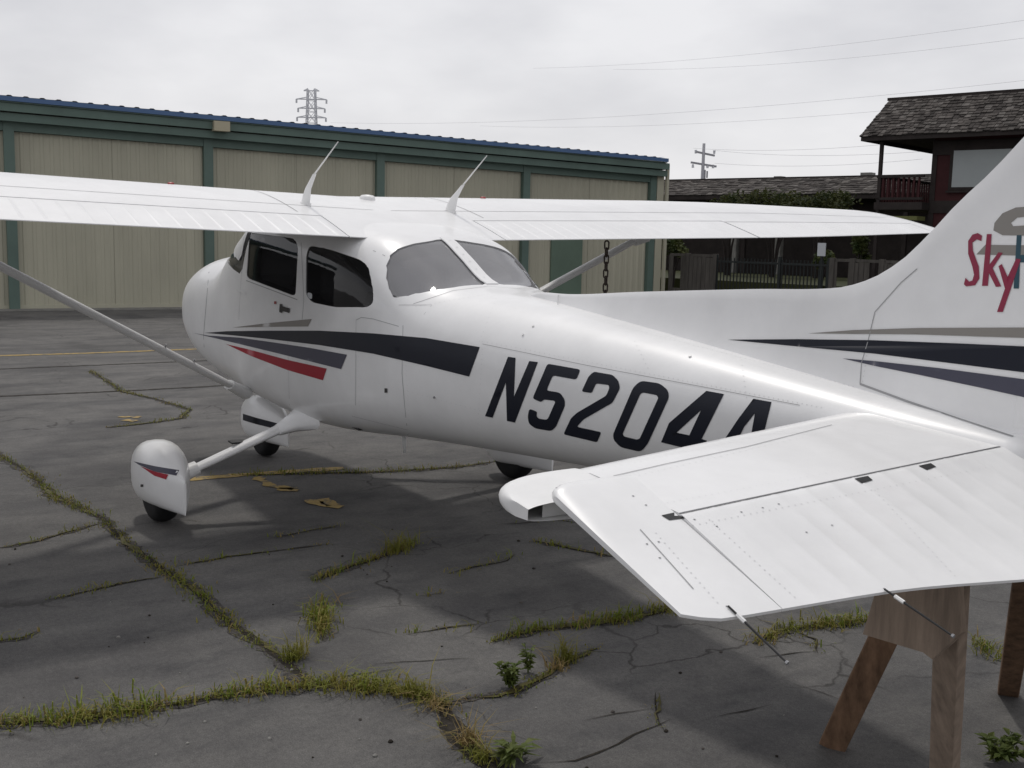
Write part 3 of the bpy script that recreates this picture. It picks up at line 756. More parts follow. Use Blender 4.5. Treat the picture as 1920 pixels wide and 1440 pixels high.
# ---- tail
HZ, DRP = 1.368, math.radians(15)
def HX(y): return 5.937 + 0.066 * abs(y)
def stab_ring(sg, y, xl, xh, T, zc=HZ, n=12, square=True):
    up, lo = [], []
    if xh is None: xh = HX(y) - .014
    for i in range(n + 1):
        s = (i / n) ** 1.6; h = T * (math.sqrt(max(0, 1 - (1 - s / .3) ** 2)) if s < .3 else 1 - 0.25 * (s - .3) / .7)
        up.append(A(xl + (xh - xl) * s, sg * y, zc + h)); lo.append(A(xl + (xh - xl) * s, sg * y, zc - h))
    return list(reversed(up)) + lo[1:]
def loft_obj(name, rings, m, parent, angle=35, label=None, capA=True, capB=True):
    bm = bmesh.new(); n = len(rings[0]); VV = [[bm.verts.new(p) for p in r] for r in rings]
    for i in range(len(rings) - 1):
        for j in range(n): bm.faces.new((VV[i][j], VV[i][(j + 1) % n], VV[i + 1][(j + 1) % n], VV[i + 1][j]))
    if capA: bm.faces.new(VV[0])
    if capB: bm.faces.new(VV[-1])
    return add_bm(name, bm, m, parent, True, angle, label=label)
def stabilizer(sg):
    rs = [stab_ring(sg, y, xl, xh, T) for y, xl, xh, T in ((0.02, 5.335, None, .056), (0.3, 5.385, None, .053), (0.8, 5.475, None, .046), (1.30, 5.565, None, .037), (1.445, 5.59, None, .034))]
    o = loft_obj('horizontal_stabilizer', rs, WHITE, ROOT, 35)
    # fibreglass tip ahead of the balance horn: rounded nose, hollow open end facing aft
    tip = []
    for q in range(15):
        u = q / 14 * math.pi / 2; tip.append((1.446 + .275 * math.sin(u), 5.59 + .17 * (1 - math.cos(u)) ** 1.4, 5.83, .034 * max(.25, math.cos(u * .93)) ** .5))
    loft = [stab_ring(sg, y, xl, xh, T) for y, xl, xh, T in tip]
    bm = bmesh.new(); n = len(loft[0]); VV = [[bm.verts.new(p) for p in r] for r in loft]
    for i in range(len(loft) - 1):
        for j in range(n - 1): bm.faces.new((VV[i][j], VV[i][j + 1], VV[i + 1][j + 1], VV[i + 1][j]))
    bm.faces.new(VV[-1])
    t = add_bm('stabilizer_tip', bm, WHITE2, o, True, 40)
    wall = [A(5.80, sg * y, HZ + k * (h - .004)) for y, h in ((1.45, .030), (1.66, .026)) for k in (-1, 1)]
    add('tip_web', wall, [(0, 1, 3, 2)], WHITE2, o)
    return o
def el_pt(x, y, z):
    """deflect the elevator about its hinge"""
    H_ = HX(y); dx, dz = x - H_, z - HZ; c, s = math.cos(DRP), math.sin(DRP)
    return A(H_ + dx * c + dz * s, y, HZ + dz * c - dx * s)
def el_ring(sg, y, xf, xt, T, off=0.0, n=12):
    up, lo = [], []
    for i in range(n + 1):
        u = i / n; s = u ** 1.9; L = xt - xf; r = T / L
        h = T * math.sqrt(max(0, 1 - (1 - s / r) ** 2)) if s < r else lerp(T, 0.0035, (s - r) / (1 - r))
        k = off if 0.22 < u < 0.97 else 0
        up.append(el_pt(xf + L * s, sg * y, HZ + h + k)); lo.append(el_pt(xf + L * s, sg * y, HZ - h - k))
    return list(reversed(up)) + lo[1:]
def el_te(y): return interp(y, [0.05, 0.4, 0.73, 1.144, 1.50, 1.62, 1.70], [6.54, 6.48, 6.425, 6.37, 6.352, 6.346, 6.32])
def elevator(sg):
    ys = [0.10]; off = [0]; y = 0.2
    while y < 1.43:
        ys += [y - .009, y, y + .009]; off += [0, .0016, 0]; y += 0.104
    ys.append(1.45); off.append(0)
    TT = lambda yy: interp(yy, [.02, .3, .8, 1.3, 1.445], [.056 * .75, .053 * .75, .046 * .75, .037 * .75, .034 * .75])
    rs = [el_ring(sg, yy, HX(yy) - TT(yy), el_te(yy), TT(yy) * .985, of, 18) for yy, of in zip(ys, off)]
    o = loft_obj('elevator', rs, WHITE, ROOT, 28)
    hs = [(1.452, 5.825, .0255), (1.54, 5.825, .0255), (1.61, 5.826, .0245), (1.65, 5.832, .021), (1.675, 5.845, .015), (1.685, 5.865, .008)]
    hr = [el_ring(sg, yy, xf, el_te(yy) - 0.012 * max(0, (yy - 1.6) / .07), T) for yy, xf, T in hs]
    loft_obj('balance_horn', hr, WHITE, o, 40)
    return o
STABS = [stabilizer(1), stabilizer(-1)]; ELEV = [elevator(1), elevator(-1)]
ETREE = tree_of([ELEV[0]] + list(ELEV[0].children)); STREE = tree_of([STABS[0]] + list(STABS[0].children))
def on_tree(tree):
    def f(px, py):
        h = tree.ray_cast(CAML, lray(px, py)); return (h[0], h[1]) if h[0] else (None, None)
    return f
# flat black decals paint the shade of the hinge recesses on the upper skin
for q in ([(1240, 967), (1272, 960), (1285, 972), (1255, 976)], [(1602, 898), (1627, 893), (1636, 901), (1616, 907)], [(1722, 874), (1745, 869), (1755, 876), (1738, 882)]):
    decal('hinge_recess_shade', q, on_tree(ETREE), BLACK, 0.0015, 8, ELEV[0])
surf_line('hinge_gap_shade', [(HX(y) - .0095, y) for y in (0.1, 0.4, 0.8, 1.2, 1.448)], ETREE, 0.006, GAP, ELEV[0], off=0.0015)  # dark ribbon on the elevator nose paints the shade in the hinge gap
ribbon('skin_seam', [(1560, 797), (1400, 838), (1250, 870), (1150, 893)], on_tree(STREE), 0.003, SEAM, parent=STABS[0])
ribbon('skin_seam', [(1200, 993), (1260, 1060), (1300, 1105)], on_tree(ETREE), 0.0025, SEAM, parent=ELEV[0])
# screws on stabilizer and elevator
for px, py in ((1044, 915), (1187, 930), (1211, 947), (1235, 1016), (1213, 1020), (1237, 1046), (1344, 987), (1302, 974), (1390, 960), (1430, 952), (1460, 945), (1512, 998), (1560, 985), (1363, 1137), (1658, 1104)):
    h = on_tree(ETREE)(px, py)
    if h[0] is None: h = on_tree(STREE)(px, py)
    if h[0] is None: continue
    p, n = h; n = n if n.z > 0 else -n
    add('screw', [p + n * .0012 + Vector((.003 * math.cos(a * 1.047), .003 * math.sin(a * 1.047), 0)) for a in range(6)], [tuple(range(6))], METAL, ELEV[0])
# rivet rows on the near stabilizer and elevator
def rivet_px(name, lines, tree, parent, pitch=12, r=0.0021):
    V = []; F = []; hit = on_tree(tree)
    for a, b in lines:
        n = max(1, int(math.hypot(b[0] - a[0], b[1] - a[1]) / pitch))
        for k in range(n + 1):
            p, nn = hit(lerp(a[0], b[0], k / n), lerp(a[1], b[1], k / n))
            if p is None: continue
            if nn.dot(CAML - p) < 0: nn = -nn
            t1 = nn.orthogonal().normalized(); t2 = nn.cross(t1); i = len(V)
            V += [p + nn * .0012 + t1 * r * math.cos(t * 1.2566) + t2 * r * math.sin(t * 1.2566) for t in range(5)]; F.append(tuple(range(i, i + 5)))
    if F: add(name, V, F, RIV, parent, kind='stuff')
RIV = mat('painted_rivet_heads', (0.66, 0.66, 0.665), 0.35)
rivet_px('rivets', [((1140, 905), (1540, 812)), ((1150, 960), (1240, 940)), ((1240, 945), (1845, 832)), ((1130, 880), (1560, 790))], STREE, STABS[0])
rivet_px('rivets', [((1300, 985), (1860, 875)), ((1230, 1000), (1345, 1130)), ((1330, 975), (1490, 1120)), ((1640, 920), (1790, 1080))], ETREE, ELEV[0])
# static wicks on the elevator
def wick(p0, p1, p2):
    a = on_tree(ETREE)(*p0)[0]; n = Vector((0, 0, 1)); a = a + n * 0.004
    y = a.y; d = (lplane(*p2, 1, y - 0.0) - a)
    end = lplane(*p2, 1, y); mid = a.lerp(end, 0.35)
    o = MB().tube([a, mid, end], [0.0022, 0.0025, 0.002], 6).build('static_wick', BLACK, ELEV[0])
    MB().tube([a.lerp(end, .16), a.lerp(end, .30)], 0.0045, 6).build('wick_ferrule', WHITE2, o)
    MB().tube([a.lerp(end, .99), a.lerp(end, 1.02)], 0.0042, 6).build('wick_tip', METAL, o)
wick((1365, 1140), None, (1475, 1242)); wick((1658, 1108), None, (1786, 1192))

# ---- fin with dorsal fillet
DX = [3.30, 3.37, 3.60, 4.13, 4.78, 5.18, 5.31, 5.43, 5.52, 5.62, 5.72, 5.82, 6.0, 6.22]
DZ = [1.552, 1.576, 1.593, 1.663, 1.746, 1.794, 1.835, 1.908, 1.995, 2.108, 2.205, 2.318, 2.52, 2.76]
def fin_ring(x, n=14):
    zt = interp(x, DX, DZ); zb = interp(x, FX, FT) - 0.06
    te = lerp(5.98, 6.50, max(0, (zt - 1.45)) / 1.3)
    hb = interp(x, [3.3, 3.8, 5.0, 5.5, 5.98], [0.025, 0.07, 0.078, 0.072, 0.05]); ht = interp(x, [3.3, 5.1, 5.6, 6.2], [0.008, 0.010, 0.014, 0.012])
    L_, R_ = [], []
    for i in range(n + 1):
        t = i / n; z = lerp(zb, zt, t); h = lerp(hb, ht, t ** 0.55)
        if t > 0.985: h = ht * 0.5
        L_.append(A(x, h, z)); R_.append(A(x, -h, z))
    return L_ + list(reversed(R_))
fx = [3.30 + 0.05 * i for i in range(54)] + [6.0]
# station columns clipped to the swept rudder post
def fin_mesh():
    rs = [fin_ring(x) for x in fx]
    return rs
FIN = loft_obj('vertical_fin', fin_mesh(), WHITE, ROOT, 40, label='tall white fin with dorsal fillet, cut by the right edge of the picture')
# upper fin and rudder, swept
def fin_sec(z, xl, xt, h, n=10):
    up, lo = [], []
    for i in range(n + 1):
        s = (i / n) ** 1.5; t = h * (math.sqrt(max(0, 1 - (1 - s / .3) ** 2)) if s < .3 else 1 - .3 * (s - .3) / .7)
        up.append(A(lerp(xl, xt, s), t, z)); lo.append(A(lerp(xl, xt, s), -t, z))
    return list(reversed(up)) + lo[1:]
inv = lambda z: interp(z, DZ, DX)
zs = [1.46 + 0.05 * i for i in range(26)] + [2.74, 2.76]
loft_obj('fin_rear_panel', [fin_sec(z, max(5.9, inv(z)) if z > 1.5 else 5.9, lerp(6.0, 6.5, (z - 1.45) / 1.3), lerp(.046, .03, (z - 1.45) / 1.3)) for z in zs], WHITE, FIN, 40)
loft_obj('rudder', [fin_sec(z, lerp(6.012, 6.512, (z - 1.45) / 1.3), lerp(6.42, 6.86, (z - 1.2) / 1.6), lerp(.04, .026, (z - 1.2) / 1.6)) for z in [1.22 + 0.06 * i for i in range(26)]], WHITE, ROOT, 40)
MB().rings([[A(x, w * math.cos(a * .524), 1.36 + h * math.sin(a * .524)) for a in range(12)] for x, w, h in ((5.97, .08, .08), (6.02, .07, .075), (6.1, .045, .06))]).build('tail_cone', WHITE2, ROOT, True, 50)
FTREE = tree_of([FIN] + list(FIN.children))
def on_skin(px, py):
    a = on_tree(FTREE)(px, py); b = on_fus(px, py)
    if a[0] is None: return b
    if b[0] is None: return a
    return a if (a[0] - CAML).length < (b[0] - CAML).length else b
def on_fin_plane(px, py):
    a = on_tree(FTREE)(px, py)
    if a[0] is not None: return a
    return lplane(px, py, 1, 0.03), Vector((0, 1, 0))

# ---- painted trim
def trim(name, poly, m, off=0.002, hit=on_fus, label=None, cell=10): return decal(name, poly, hit, m, off, cell, ROOT, False, label)
trim('trim_stripe', [(384, 624), (425, 621), (500, 620), (600, 620), (700, 625), (800, 634), (900, 651), (880, 706), (800, 686), (700, 663), (600, 647), (500, 635), (430, 628)], NAVY, label='broad navy stripe along the cabin side')
trim('trim_stripe', [(362, 624), (390, 629), (450, 633), (520, 643), (580, 652), (651, 665), (640, 692), (580, 677), (520, 662), (450, 645), (400, 633)], SLATE, 0.0026, label='slate grey stripe under the navy one')
trim('trim_stripe', [(424, 645), (470, 656), (540, 675), (613, 691), (606, 713), (540, 694), (470, 667)], RED, label='red stripe, lowest on the cabin side')
trim('trim_stripe', [(436, 614), (500, 606), (585, 598), (578, 612), (500, 613)], TAUPE, label='short taupe stripe above the navy one')
trim('trim_stripe', [(1365, 637), (1500, 636), (1640, 638), (1800, 644), (1935, 650), (1935, 700), (1800, 683), (1640, 663), (1500, 650)], NAVY, 0.002, on_skin, 'navy stripe running back across the fin')
trim('trim_stripe', [(1516, 625), (1600, 619), (1720, 615), (1935, 614), (1935, 634), (1720, 627), (1600, 626)], TAUPE, 0.002, on_skin, 'taupe stripe across the fin')
trim('trim_stripe', [(1580, 672), (1640, 677), (1760, 690), (1935, 713), (1935, 748), (1840, 727), (1720, 702), (1640, 686)], SLATE, 0.002, on_skin, 'slate stripe low on the fin')
# registration lettering, outlines surveyed on the tail cone
NUM = {
 'N': [(953, 669), (967, 671), (964, 744), (993, 677), (1009, 679), (966, 792), (951, 789), (949, 717), (924, 783), (910, 780)],
 '5': rounded([(1027, 682), (1089, 693), (1081, 712), (1037, 704), (1025, 732), (1050, 736), (1059, 748), (1060, 760), (1043, 800), (1034, 808), (1004, 803), (992, 794), (990, 780), (993, 766), (1008, 772), (1006, 780), (1011, 785), (1027, 787), (1042, 753), (1038, 751), (1020, 749), (1015, 754), (999, 747)], 5, 3),
 '2': rounded([(1091, 734), (1104, 706), (1114, 697), (1149, 703), (1160, 714), (1163, 728), (1149, 755), (1095, 786), (1082, 800), (1128, 810), (1120, 829), (1057, 814), (1071, 784), (1082, 774), (1137, 742), (1143, 728), (1142, 722), (1118, 719), (1110, 737)], 4, 3),
 '4': [(1325, 733), (1358, 739), (1316, 823), (1326, 826), (1318, 842), (1307, 840), (1302, 852), (1277, 850), (1281, 839), (1240, 829), (1255, 793)],
 'A': [(1413, 748), (1447, 754), (1432, 815), (1424, 850), (1402, 850), (1408, 820), (1416, 775), (1396, 800), (1385, 822), (1360, 852), (1330, 852), (1356, 828), (1385, 785)],
}
for ch, poly in NUM.items():
    if ch == '4': poly = [poly, [(1315, 769), (1293, 816), (1269, 811)]]
    trim('registration_letter' if ch in 'NA' else 'registration_digit', poly, NAVY, 0.002, on_fus, None, 9)
zero_o = rounded([(1202, 714), (1238, 719), (1253, 732), (1255, 745), (1215, 832), (1202, 847), (1163, 838), (1151, 824), (1150, 814), (1188, 726)], 8, 4)
zero_i = rounded([(1206, 736), (1232, 741), (1235, 746), (1200, 822), (1195, 824), (1170, 818), (1168, 813), (1201, 739)], 4, 3)
trim('registration_digit', [zero_o, list(reversed(zero_i))], NAVY, 0.002, on_fus, None, 9)
# lettering on the fin
def ftrim(name, poly, m, off=0.0022, label=None): return decal(name, poly, on_fin_plane, m, off, 14, FIN, False, label)
ftrim('fin_lettering', [(1842, 442), (1841, 452), (1832, 449), (1824, 455), (1825, 470), (1836, 500), (1837, 522), (1829, 535), (1812, 537), (1808, 533), (1811, 521), (1818, 528), (1824, 526), (1827, 515), (1824, 500), (1816, 476), (1816, 452), (1824, 440), (1834, 437)], CRIMSON, label='crimson letter S')
ftrim('fin_lettering', [(1851, 439), (1860, 439), (1856, 496), (1873, 473), (1881, 474), (1862, 503), (1878, 537), (1868, 538), (1855, 512), (1853, 536), (1842, 536)], CRIMSON, label='crimson letter k')
ftrim('fin_lettering', [(1873, 499), (1879, 495), (1890, 519), (1906, 485), (1915, 486), (1881, 585), (1870, 585), (1885, 541)], CRIMSON, label='crimson letter y')
ftrim('fin_lettering', [(1907, 441), (1916, 441), (1914, 478), (1934, 478), (1934, 492), (1913, 492), (1911, 541), (1901, 541)], TEAL, 0.0018, label='teal letter h')
ftrim('fin_emblem', [(1935, 387), (1905, 389), (1880, 400), (1865, 418), (1863, 432), (1880, 441), (1935, 442), (1935, 422), (1900, 424), (1896, 418), (1908, 408), (1935, 405)], TAUPE, 0.0012, label='taupe curved emblem behind the lettering')
ftrim('fin_emblem', [(1848, 459), (1935, 460), (1935, 480), (1831, 477)], TAUPE, 0.0012, label='taupe bar behind the lettering')

# ---- panel lines and fuselage fittings
for pts, w in (([(388, 486), (392, 510), (389, 545), (385, 590), (382, 630), (384, 670), (392, 700)], 0.008),
               ([(565, 455), (570, 560), (566, 610)], 0.004), ([(462, 526), (558, 562)], 0.005), ([(457, 445), (452, 530), (448, 600)], 0.003),
               ([(667, 760), (668, 600), (678, 595), (700, 598), (748, 612)], 0.0028), ([(756, 610), (754, 700), (759, 760), (765, 815)], 0.0032),
               ([(700, 470), (722, 480)], 0.003), ([(775, 570), (850, 545), (915, 537), (985, 542)], 0.003), ([(748, 572), (810, 572), (795, 590)], 0.002),
               ([(905, 645), (1100, 685), (1300, 722), (1500, 760)], 0.0022), ([(540, 640), (543, 760)], 0.002), ([(660, 780), (765, 806)], 0.002)):
    ribbon('skin_seam', pts, on_fus, w, SEAM, parent=FUS)
for pts, w in (([(1613, 720), (1700, 752), (1800, 786), (1900, 819)], 0.007), ([(1613, 720), (1616, 680), (1628, 640), (1641, 585)], 0.003), ([(1641, 585), (1690, 530), (1720, 504)], 0.003), ([(1047, 553), (1046, 572)], 0.003)):
    ribbon('fin_seam', pts, on_skin, w, SEAM, 0.002, parent=FIN)
def on_side_rivets(name, lines, pitch=9):
    V = []; F = []
    for a, b in lines:
        n = max(1, int(math.hypot(b[0] - a[0], b[1] - a[1]) / pitch))
        for k in range(n + 1):
            p, nn = on_skin(lerp(a[0], b[0], k / n), lerp(a[1], b[1], k / n))
            if p is None: continue
            if nn.dot(CAML - p) < 0: nn = -nn
            t1 = nn.orthogonal().normalized(); t2 = nn.cross(t1); i = len(V)
            V += [p + nn * .0012 + t1 * .0026 * math.cos(t * 1.2566) + t2 * .0026 * math.sin(t * 1.2566) for t in range(5)]; F.append(tuple(range(i, i + 5)))
    add(name, V, F, RIV, FUS, kind='stuff')
on_side_rivets('rivets', [((905, 640), (1540, 764)), ((760, 640), (768, 815)), ((1080, 590), (1600, 725)), ((780, 575), (950, 545)), ((672, 640), (674, 780)), ((1190, 640), (1215, 690)), ((1618, 715), (1636, 600)), ((930, 560), (900, 640)), ((905, 655), (893, 850)), ((1110, 690), (1090, 870)), ((560, 610), (556, 760)), ((1000, 870), (760, 815)), ((1390, 675), (1400, 745)), ((640, 700), (900, 770))])
# fairing strip where the stabilizer meets the tail cone
V = []
tub = [lplane(x, y, 1, yy) for x, y, yy in ((1525, 800, .235), (1562, 791, .215), (1640, 803, .19), (1720, 817, .165), (1800, 832, .14), (1868, 845, .12))]
MB().tube(tub, [0.006, .012, .012, .012, .012, .008], 6).build('root_fairing_strip', WHITE2, STABS[0], True, 60)
# door latch, baggage lock, small fittings
decal('door_handle', [(526, 570), (530, 570), (531, 574), (544, 578), (544, 587), (531, 583), (530, 587), (525, 585)], on_fus, DARKM, 0.006, 8, ROOT)
decal('key_lock', [(515, 565), (519, 565), (519, 570), (515, 570)], on_fus, REDCAP, 0.004, 8, ROOT)
decal('baggage_lock', [(722, 728), (727, 728), (727, 736), (722, 736)], on_fus, DARKM, 0.004, 8, ROOT)
decal('vent_latch', [(445, 540), (462, 547), (462, 551), (445, 544)], on_fus, WHITE2, 0.008, 8, ROOT)
decal('window_sticker', rounded([(575, 548), (584, 550), (584, 561), (575, 559)], 3), on_fus, SIGNW, -0.004, 8, ROOT)
for q in ((1294, 669), (1000, 612), (981, 628), (815, 745)):
    p, n = on_fus(*q); MB().tube([p, p + n * 0.006], 0.006, 8).build('access_plug', METAL if q[1] > 700 else WHITE2, FUS)
# antennas on the cabin roof
def whip(base, mid, tip):
    h = on_tree(WTREE)(*base); p = h[0] if h[0] is not None else on_fus(*base)[0]
    y = p.y; m_ = lplane(*mid, 1, y); t_ = lplane(*tip, 1, y)
    c1 = p.lerp(m_, 0.5) + Vector((0.025, 0, 0.0))
    o = MB().rings([[q + Vector((sx * cx, sy * 0.010, 0)) for sx, sy in ((1, 0), (.5, .9), (-.5, .9), (-1, 0), (-.5, -.9), (.5, -.9))] for q, cx in ((p + Vector((0, 0, -.01)), .066), (p.lerp(c1, .5), .058), (c1, .045), (c1.lerp(m_, .6), .024), (m_, .010))]).build('antenna', WHITE2, ROOT, True, 50)
    MB().tube([m_, t_], [0.005, 0.0028], 8).build('whip', WHITE2, o, True)
    MB().rings([[p + Vector((.075 * math.cos(a * .524), .022 * math.sin(a * .524), z)) for a in range(12)] for z in (-.012, .006)]).build('antenna_foot', WHITE2, o)
    return o
whip((572, 382), (590, 326), (634, 266)); whip((843, 396), (868, 347), (913, 292))
p = WTREE.ray_cast(A(1.25, -0.10, 3), Vector((0, 0, -1)))[0]
MB().rings([[p + Vector((r * 1.5 * math.cos(a * .524), r * math.sin(a * .524), z)) for a in range(12)] for r, z in ((.045, -.01), (.045, .012), (.034, .024), (.01, .028))]).build('satellite_antenna', WHITE2, ROOT, True, 50)
# small belly drain and aerial
p = lplane(757, 822, 1, 0.0); MB().tube([p + Vector((0, 0, .03)), p + Vector((-.02, 0, -.085))], [.016, .010], 8, flat=(1, .4)).build('belly_antenna', WHITE2, ROOT, True)

# ---- landing gear
def pant(cx, cy, z0, L=0.92, H=0.40, Wd=0.13, name='wheel_fairing', sg=1):
    rs = []
    for i in range(25):
        t = i / 24; x = cx - L * 0.46 + L * t
        prof = math.sin(math.pi * min(1, t / 0.72 * 0.5 if t < .72 * 1.0 else 0.5)) if t < 0.72 else 1
        prof = math.sqrt(max(0, 1 - (1 - t / .45) ** 2)) if t < .45 else 1 - 0.55 * ((t - .45) / .55) ** 1.7
        wp = (math.sqrt(max(0, 1 - (1 - t / .38) ** 2)) if t < .38 else 1 - 0.95 * ((t - .38) / .62) ** 2.0)
        top = z0 + H * 0.42 + H * 0.58 * prof; bot = z0 + H * 0.42 - H * 0.42 * (math.sqrt(max(0, 1 - (1 - t / .3) ** 2)) if t < .3 else 1 - .46 * (t - .3) / .7)
        mid = (top + bot) / 2; hh = max(.006, (top - bot) / 2); w = max(.006, Wd * wp)
        rs.append([A(x, cy + w * math.copysign(abs(math.cos(a)) ** .8, math.cos(a)), mid + hh * math.copysign(abs(math.sin(a)) ** .75, math.sin(a))) for a in [2 * math.pi * j / 28 for j in range(28)]])
    return loft_obj(name, rs, WHITE, ROOT, 50)
def tyre(cx, cy, r, w, zc, name='wheel'):
    rs = []
    for i in range(13):
        a = math.pi * i / 12; rr = r - (1 - math.sin(a) ** .6) * r * 0.35; yy = -w * math.cos(a)
        rs.append([A(cx + rr * math.cos(2 * math.pi * j / 36), cy + yy, zc + rr * math.sin(2 * math.pi * j / 36)) for j in range(36)])
    o = loft_obj(name, rs, RUBBER, ROOT, 50)
    MB().tube([A(cx, cy - w * 1.02, zc), A(cx, cy + w * 1.02, zc)], r * .45, 18).build('hub', METAL, o, True, 40)
    return o
def main_gear(sg):
    pa = pant(1.41, sg * 1.26, 0.085, 0.83, 0.40, 0.14); tyre(1.385, sg * 1.26, 0.212, 0.075, 0.212)
    a, b = A(1.44, sg * 0.36, 0.585), A(1.43, sg * 1.19, 0.265); P = [a.lerp(b, t) for t in (0, .3, .6, 1)]
    leg = MB().tube(P, [0.058, .052, .047, .043], 14, flat=(1.0, .5)).build('gear_leg', WHITE, ROOT, True, 50)
    MB().tube([b.lerp(a, .16), b.lerp(a, .05), b.lerp(a, -.06)], [0.058, .066, .085], 14, flat=(1.0, .7)).build('gear_cuff', WHITE2, leg, True, 50)
    # flared fairing at the belly
    r0 = [A(1.445 + .058 * math.cos(t * .524), sg * 0.56, 0.51 + .034 * math.sin(t * .524)) for t in range(12)]
    r1 = [A(1.47 + .10 * math.cos(t * .524), sg * 0.47, 0.556 + .055 * math.sin(t * .524)) for t in range(12)]
    r2 = [A(1.52 + .20 * math.cos(t * .524), sg * 0.40, 0.595 + .07 * math.sin(t * .524)) for t in range(12)]
    loft_obj('gear_fairing', [r0, r1, r2], WHITE, leg, 60)
    s = a.lerp(b, .53) + Vector((0.02, 0, .030)); MB().box(s - Vector((.02, .045, .005)), s + Vector((.05, .045, .005))).build('step_plate', BLACK, leg)
    MB().tube([s + Vector((-.02, 0, -.035)), s + Vector((0, 0, -.004))], .014, 8).build('step_bracket', METAL, leg)
    if sg > 0:
        hit = on_tree(tree_of([pa]))
        decal('fairing_stripe', [(251, 865), (290, 874), (336, 882), (331, 892), (290, 884), (262, 872)], hit, SLATE, .0025, 8, pa)
        decal('fairing_stripe', [(264, 874), (290, 884), (316, 890), (312, 899), (290, 892)], hit, RED, .0025, 8, pa)
        decal('drain_hole', [(264, 908), (269, 908), (269, 913), (264, 913)], hit, DARKM, .002, 8, pa)
    return pa
main_gear(1); main_gear(-1)
nz = -0.0965
NP = pant(-0.20, 0.0, nz + 0.10, 0.86, 0.37, 0.13); tyre(-0.20, 0, 0.19, 0.068, nz + 0.19)
hit = on_tree(tree_of([NP]))
decal('fairing_stripe', [(447, 773), (480, 783), (533, 797), (533, 808), (480, 795), (447, 785)], hit, NAVY, .0025, 8, NP)
leg = MB().tube([A(-0.20, 0, nz + .20), A(-.19, 0, nz + .45), A(-.15, 0, .62)], [.03, .036, .042], 12).build('nose_strut', METAL, ROOT, True, 50)
for s in (-1, 1): MB().tube([A(-.20, s * .085, nz + .19), A(-.195, s * .07, nz + .40)], .018, 8).build('fork_arm', DARKM, leg, True)
MB().tube([A(-.10, 0, nz + .42), A(-.02, 0, nz + .52), A(-.10, 0, .60)], .02, 6).build('torque_link', WHITE2, leg)
# spinner and cowl openings on the far side of the nose
MB().rings([[A(x, r * math.cos(a * .349), 1.10 + r * math.sin(a * .349)) for a in range(18)] for x, r in ((-1.0, .16), (-1.1, .145), (-1.2, .10), (-1.27, .04))]).build('spinner', WHITE, ROOT, True, 50)
for s in (-1, 1): MB().rings([[A(-1.003 + .02 * k, s * .0 + s * .17 + .07 * math.cos(a * .524), 1.06 + .05 * math.sin(a * .524)) for a in range(12)] for k in (0, -.3)]).build('cooling_inlet', BLACK, ROOT)

# ================================================================== THINGS ROUND THE AEROPLANE
# tie-down chain under the far wing
ctop = MROOT @ A(1.2, -2.12, 1.70)
CH = thing('tie_down_chain', (ctop.x, ctop.y, 0), 'rusty dark chain hanging straight down under the right wing', 'chain')
lm = MB(); ring = []
for i in range(16):
    a = 2 * math.pi * i / 16; c, s_ = math.cos(a), math.sin(a); ring.append(Vector((0.017 * c, 0, 0.017 * s_ + math.copysign(0.016, s_))))
nr = len(ring); vv = []; ff = []
for i, p_ in enumerate(ring):
    d = (ring[(i + 1) % nr] - ring[i - 1]).normalized(); u = Vector((0, 1, 0)); r_ = d.cross(u)
    for j in range(6): vv.append(p_ + r_ * math.cos(j * 1.047) * .0065 + u * math.sin(j * 1.047) * .0065)
for i in range(nr):
    for j in range(6): ff.append((i * 6 + j, i * 6 + (j + 1) % 6, ((i + 1) % nr) * 6 + (j + 1) % 6, ((i + 1) % nr) * 6 + j))
L0 = add('chain_link', vv, ff, mat('rusty_chain', (0.085, 0.066, 0.056), 0.7, 0.3, noise=(30, 0.4)), CH, True)
nlk = int((ctop.z - .02) / 0.053)
for k in range(nlk):
    o = L0 if k == 0 else copy_obj(L0, parent=CH)
    o.location = (random.uniform(-.002, .002), random.uniform(-.002, .002), ctop.z - .03 - k * .053); o.rotation_euler = (0, 0, 0.5 + (k % 2) * 1.571)

# saw-horse under the tail
SH = thing('sawhorse', (-5.7, -0.1, 0), 'weathered wooden sawhorse standing under the tailplane', 'sawhorse')
def sp(v): return v - Vector((-5.7, -0.1, 0))
def leg_px(top, bot, ztop, w, d, m, zb=0.0):
    b = on_z(*bot, zb); t = on_z(*top, ztop)
    return t, b
Abot = on_z(1560, 1400); Atop = on_z(1662, 1185, 0.50); Bbot = on_z(1768, 1500); Btop = on_z(1786, 1085, 0.86)
Cbot = on_z(1890, 1300); Ctop = on_z(1930, 1050, 0.80)
def board(name, p, q, w, t, m, face):
    """plank p->q, w wide across the face normal's side, t thick along face"""
    d = (q - p).normalized(); n = Vector(face); n = (n - d * n.dot(d)).normalized(); s = d.cross(n)
    V = []
    for pt in (p, q): V += [pt + s * w / 2 * a + n * t / 2 * b for a, b in ((-1, -1), (1, -1), (1, 1), (-1, 1))]
    bm = bmesh.new(); vs_ = [bm.verts.new(v) for v in V]
    for f in BOXF: bm.faces.new([vs_[i] for i in f])
    bmesh.ops.bevel(bm, geom=bm.edges[:], offset=.003, segments=1, affect='EDGES')
    return add_bm(name, bm, m, SH)
tocam = Vector((CAM.x + 5.7, CAM.y + .1, 0)).normalized()
ext = (Atop - Abot).normalized() * 0.12
board('leg', sp(Abot), sp(Atop + ext), 0.088, 0.038, SAWB, tocam)
board('leg', sp(Bbot), sp(Btop), 0.088, 0.038, SAWW, (0.05, 1, 0))
board('leg', sp(Cbot), sp(Ctop), 0.075, 0.038, SAWB, tocam)
Db = Bbot + (Cbot - Abot); Dt = Btop + (Ctop - Atop) * 0.9; Dt.z = .90
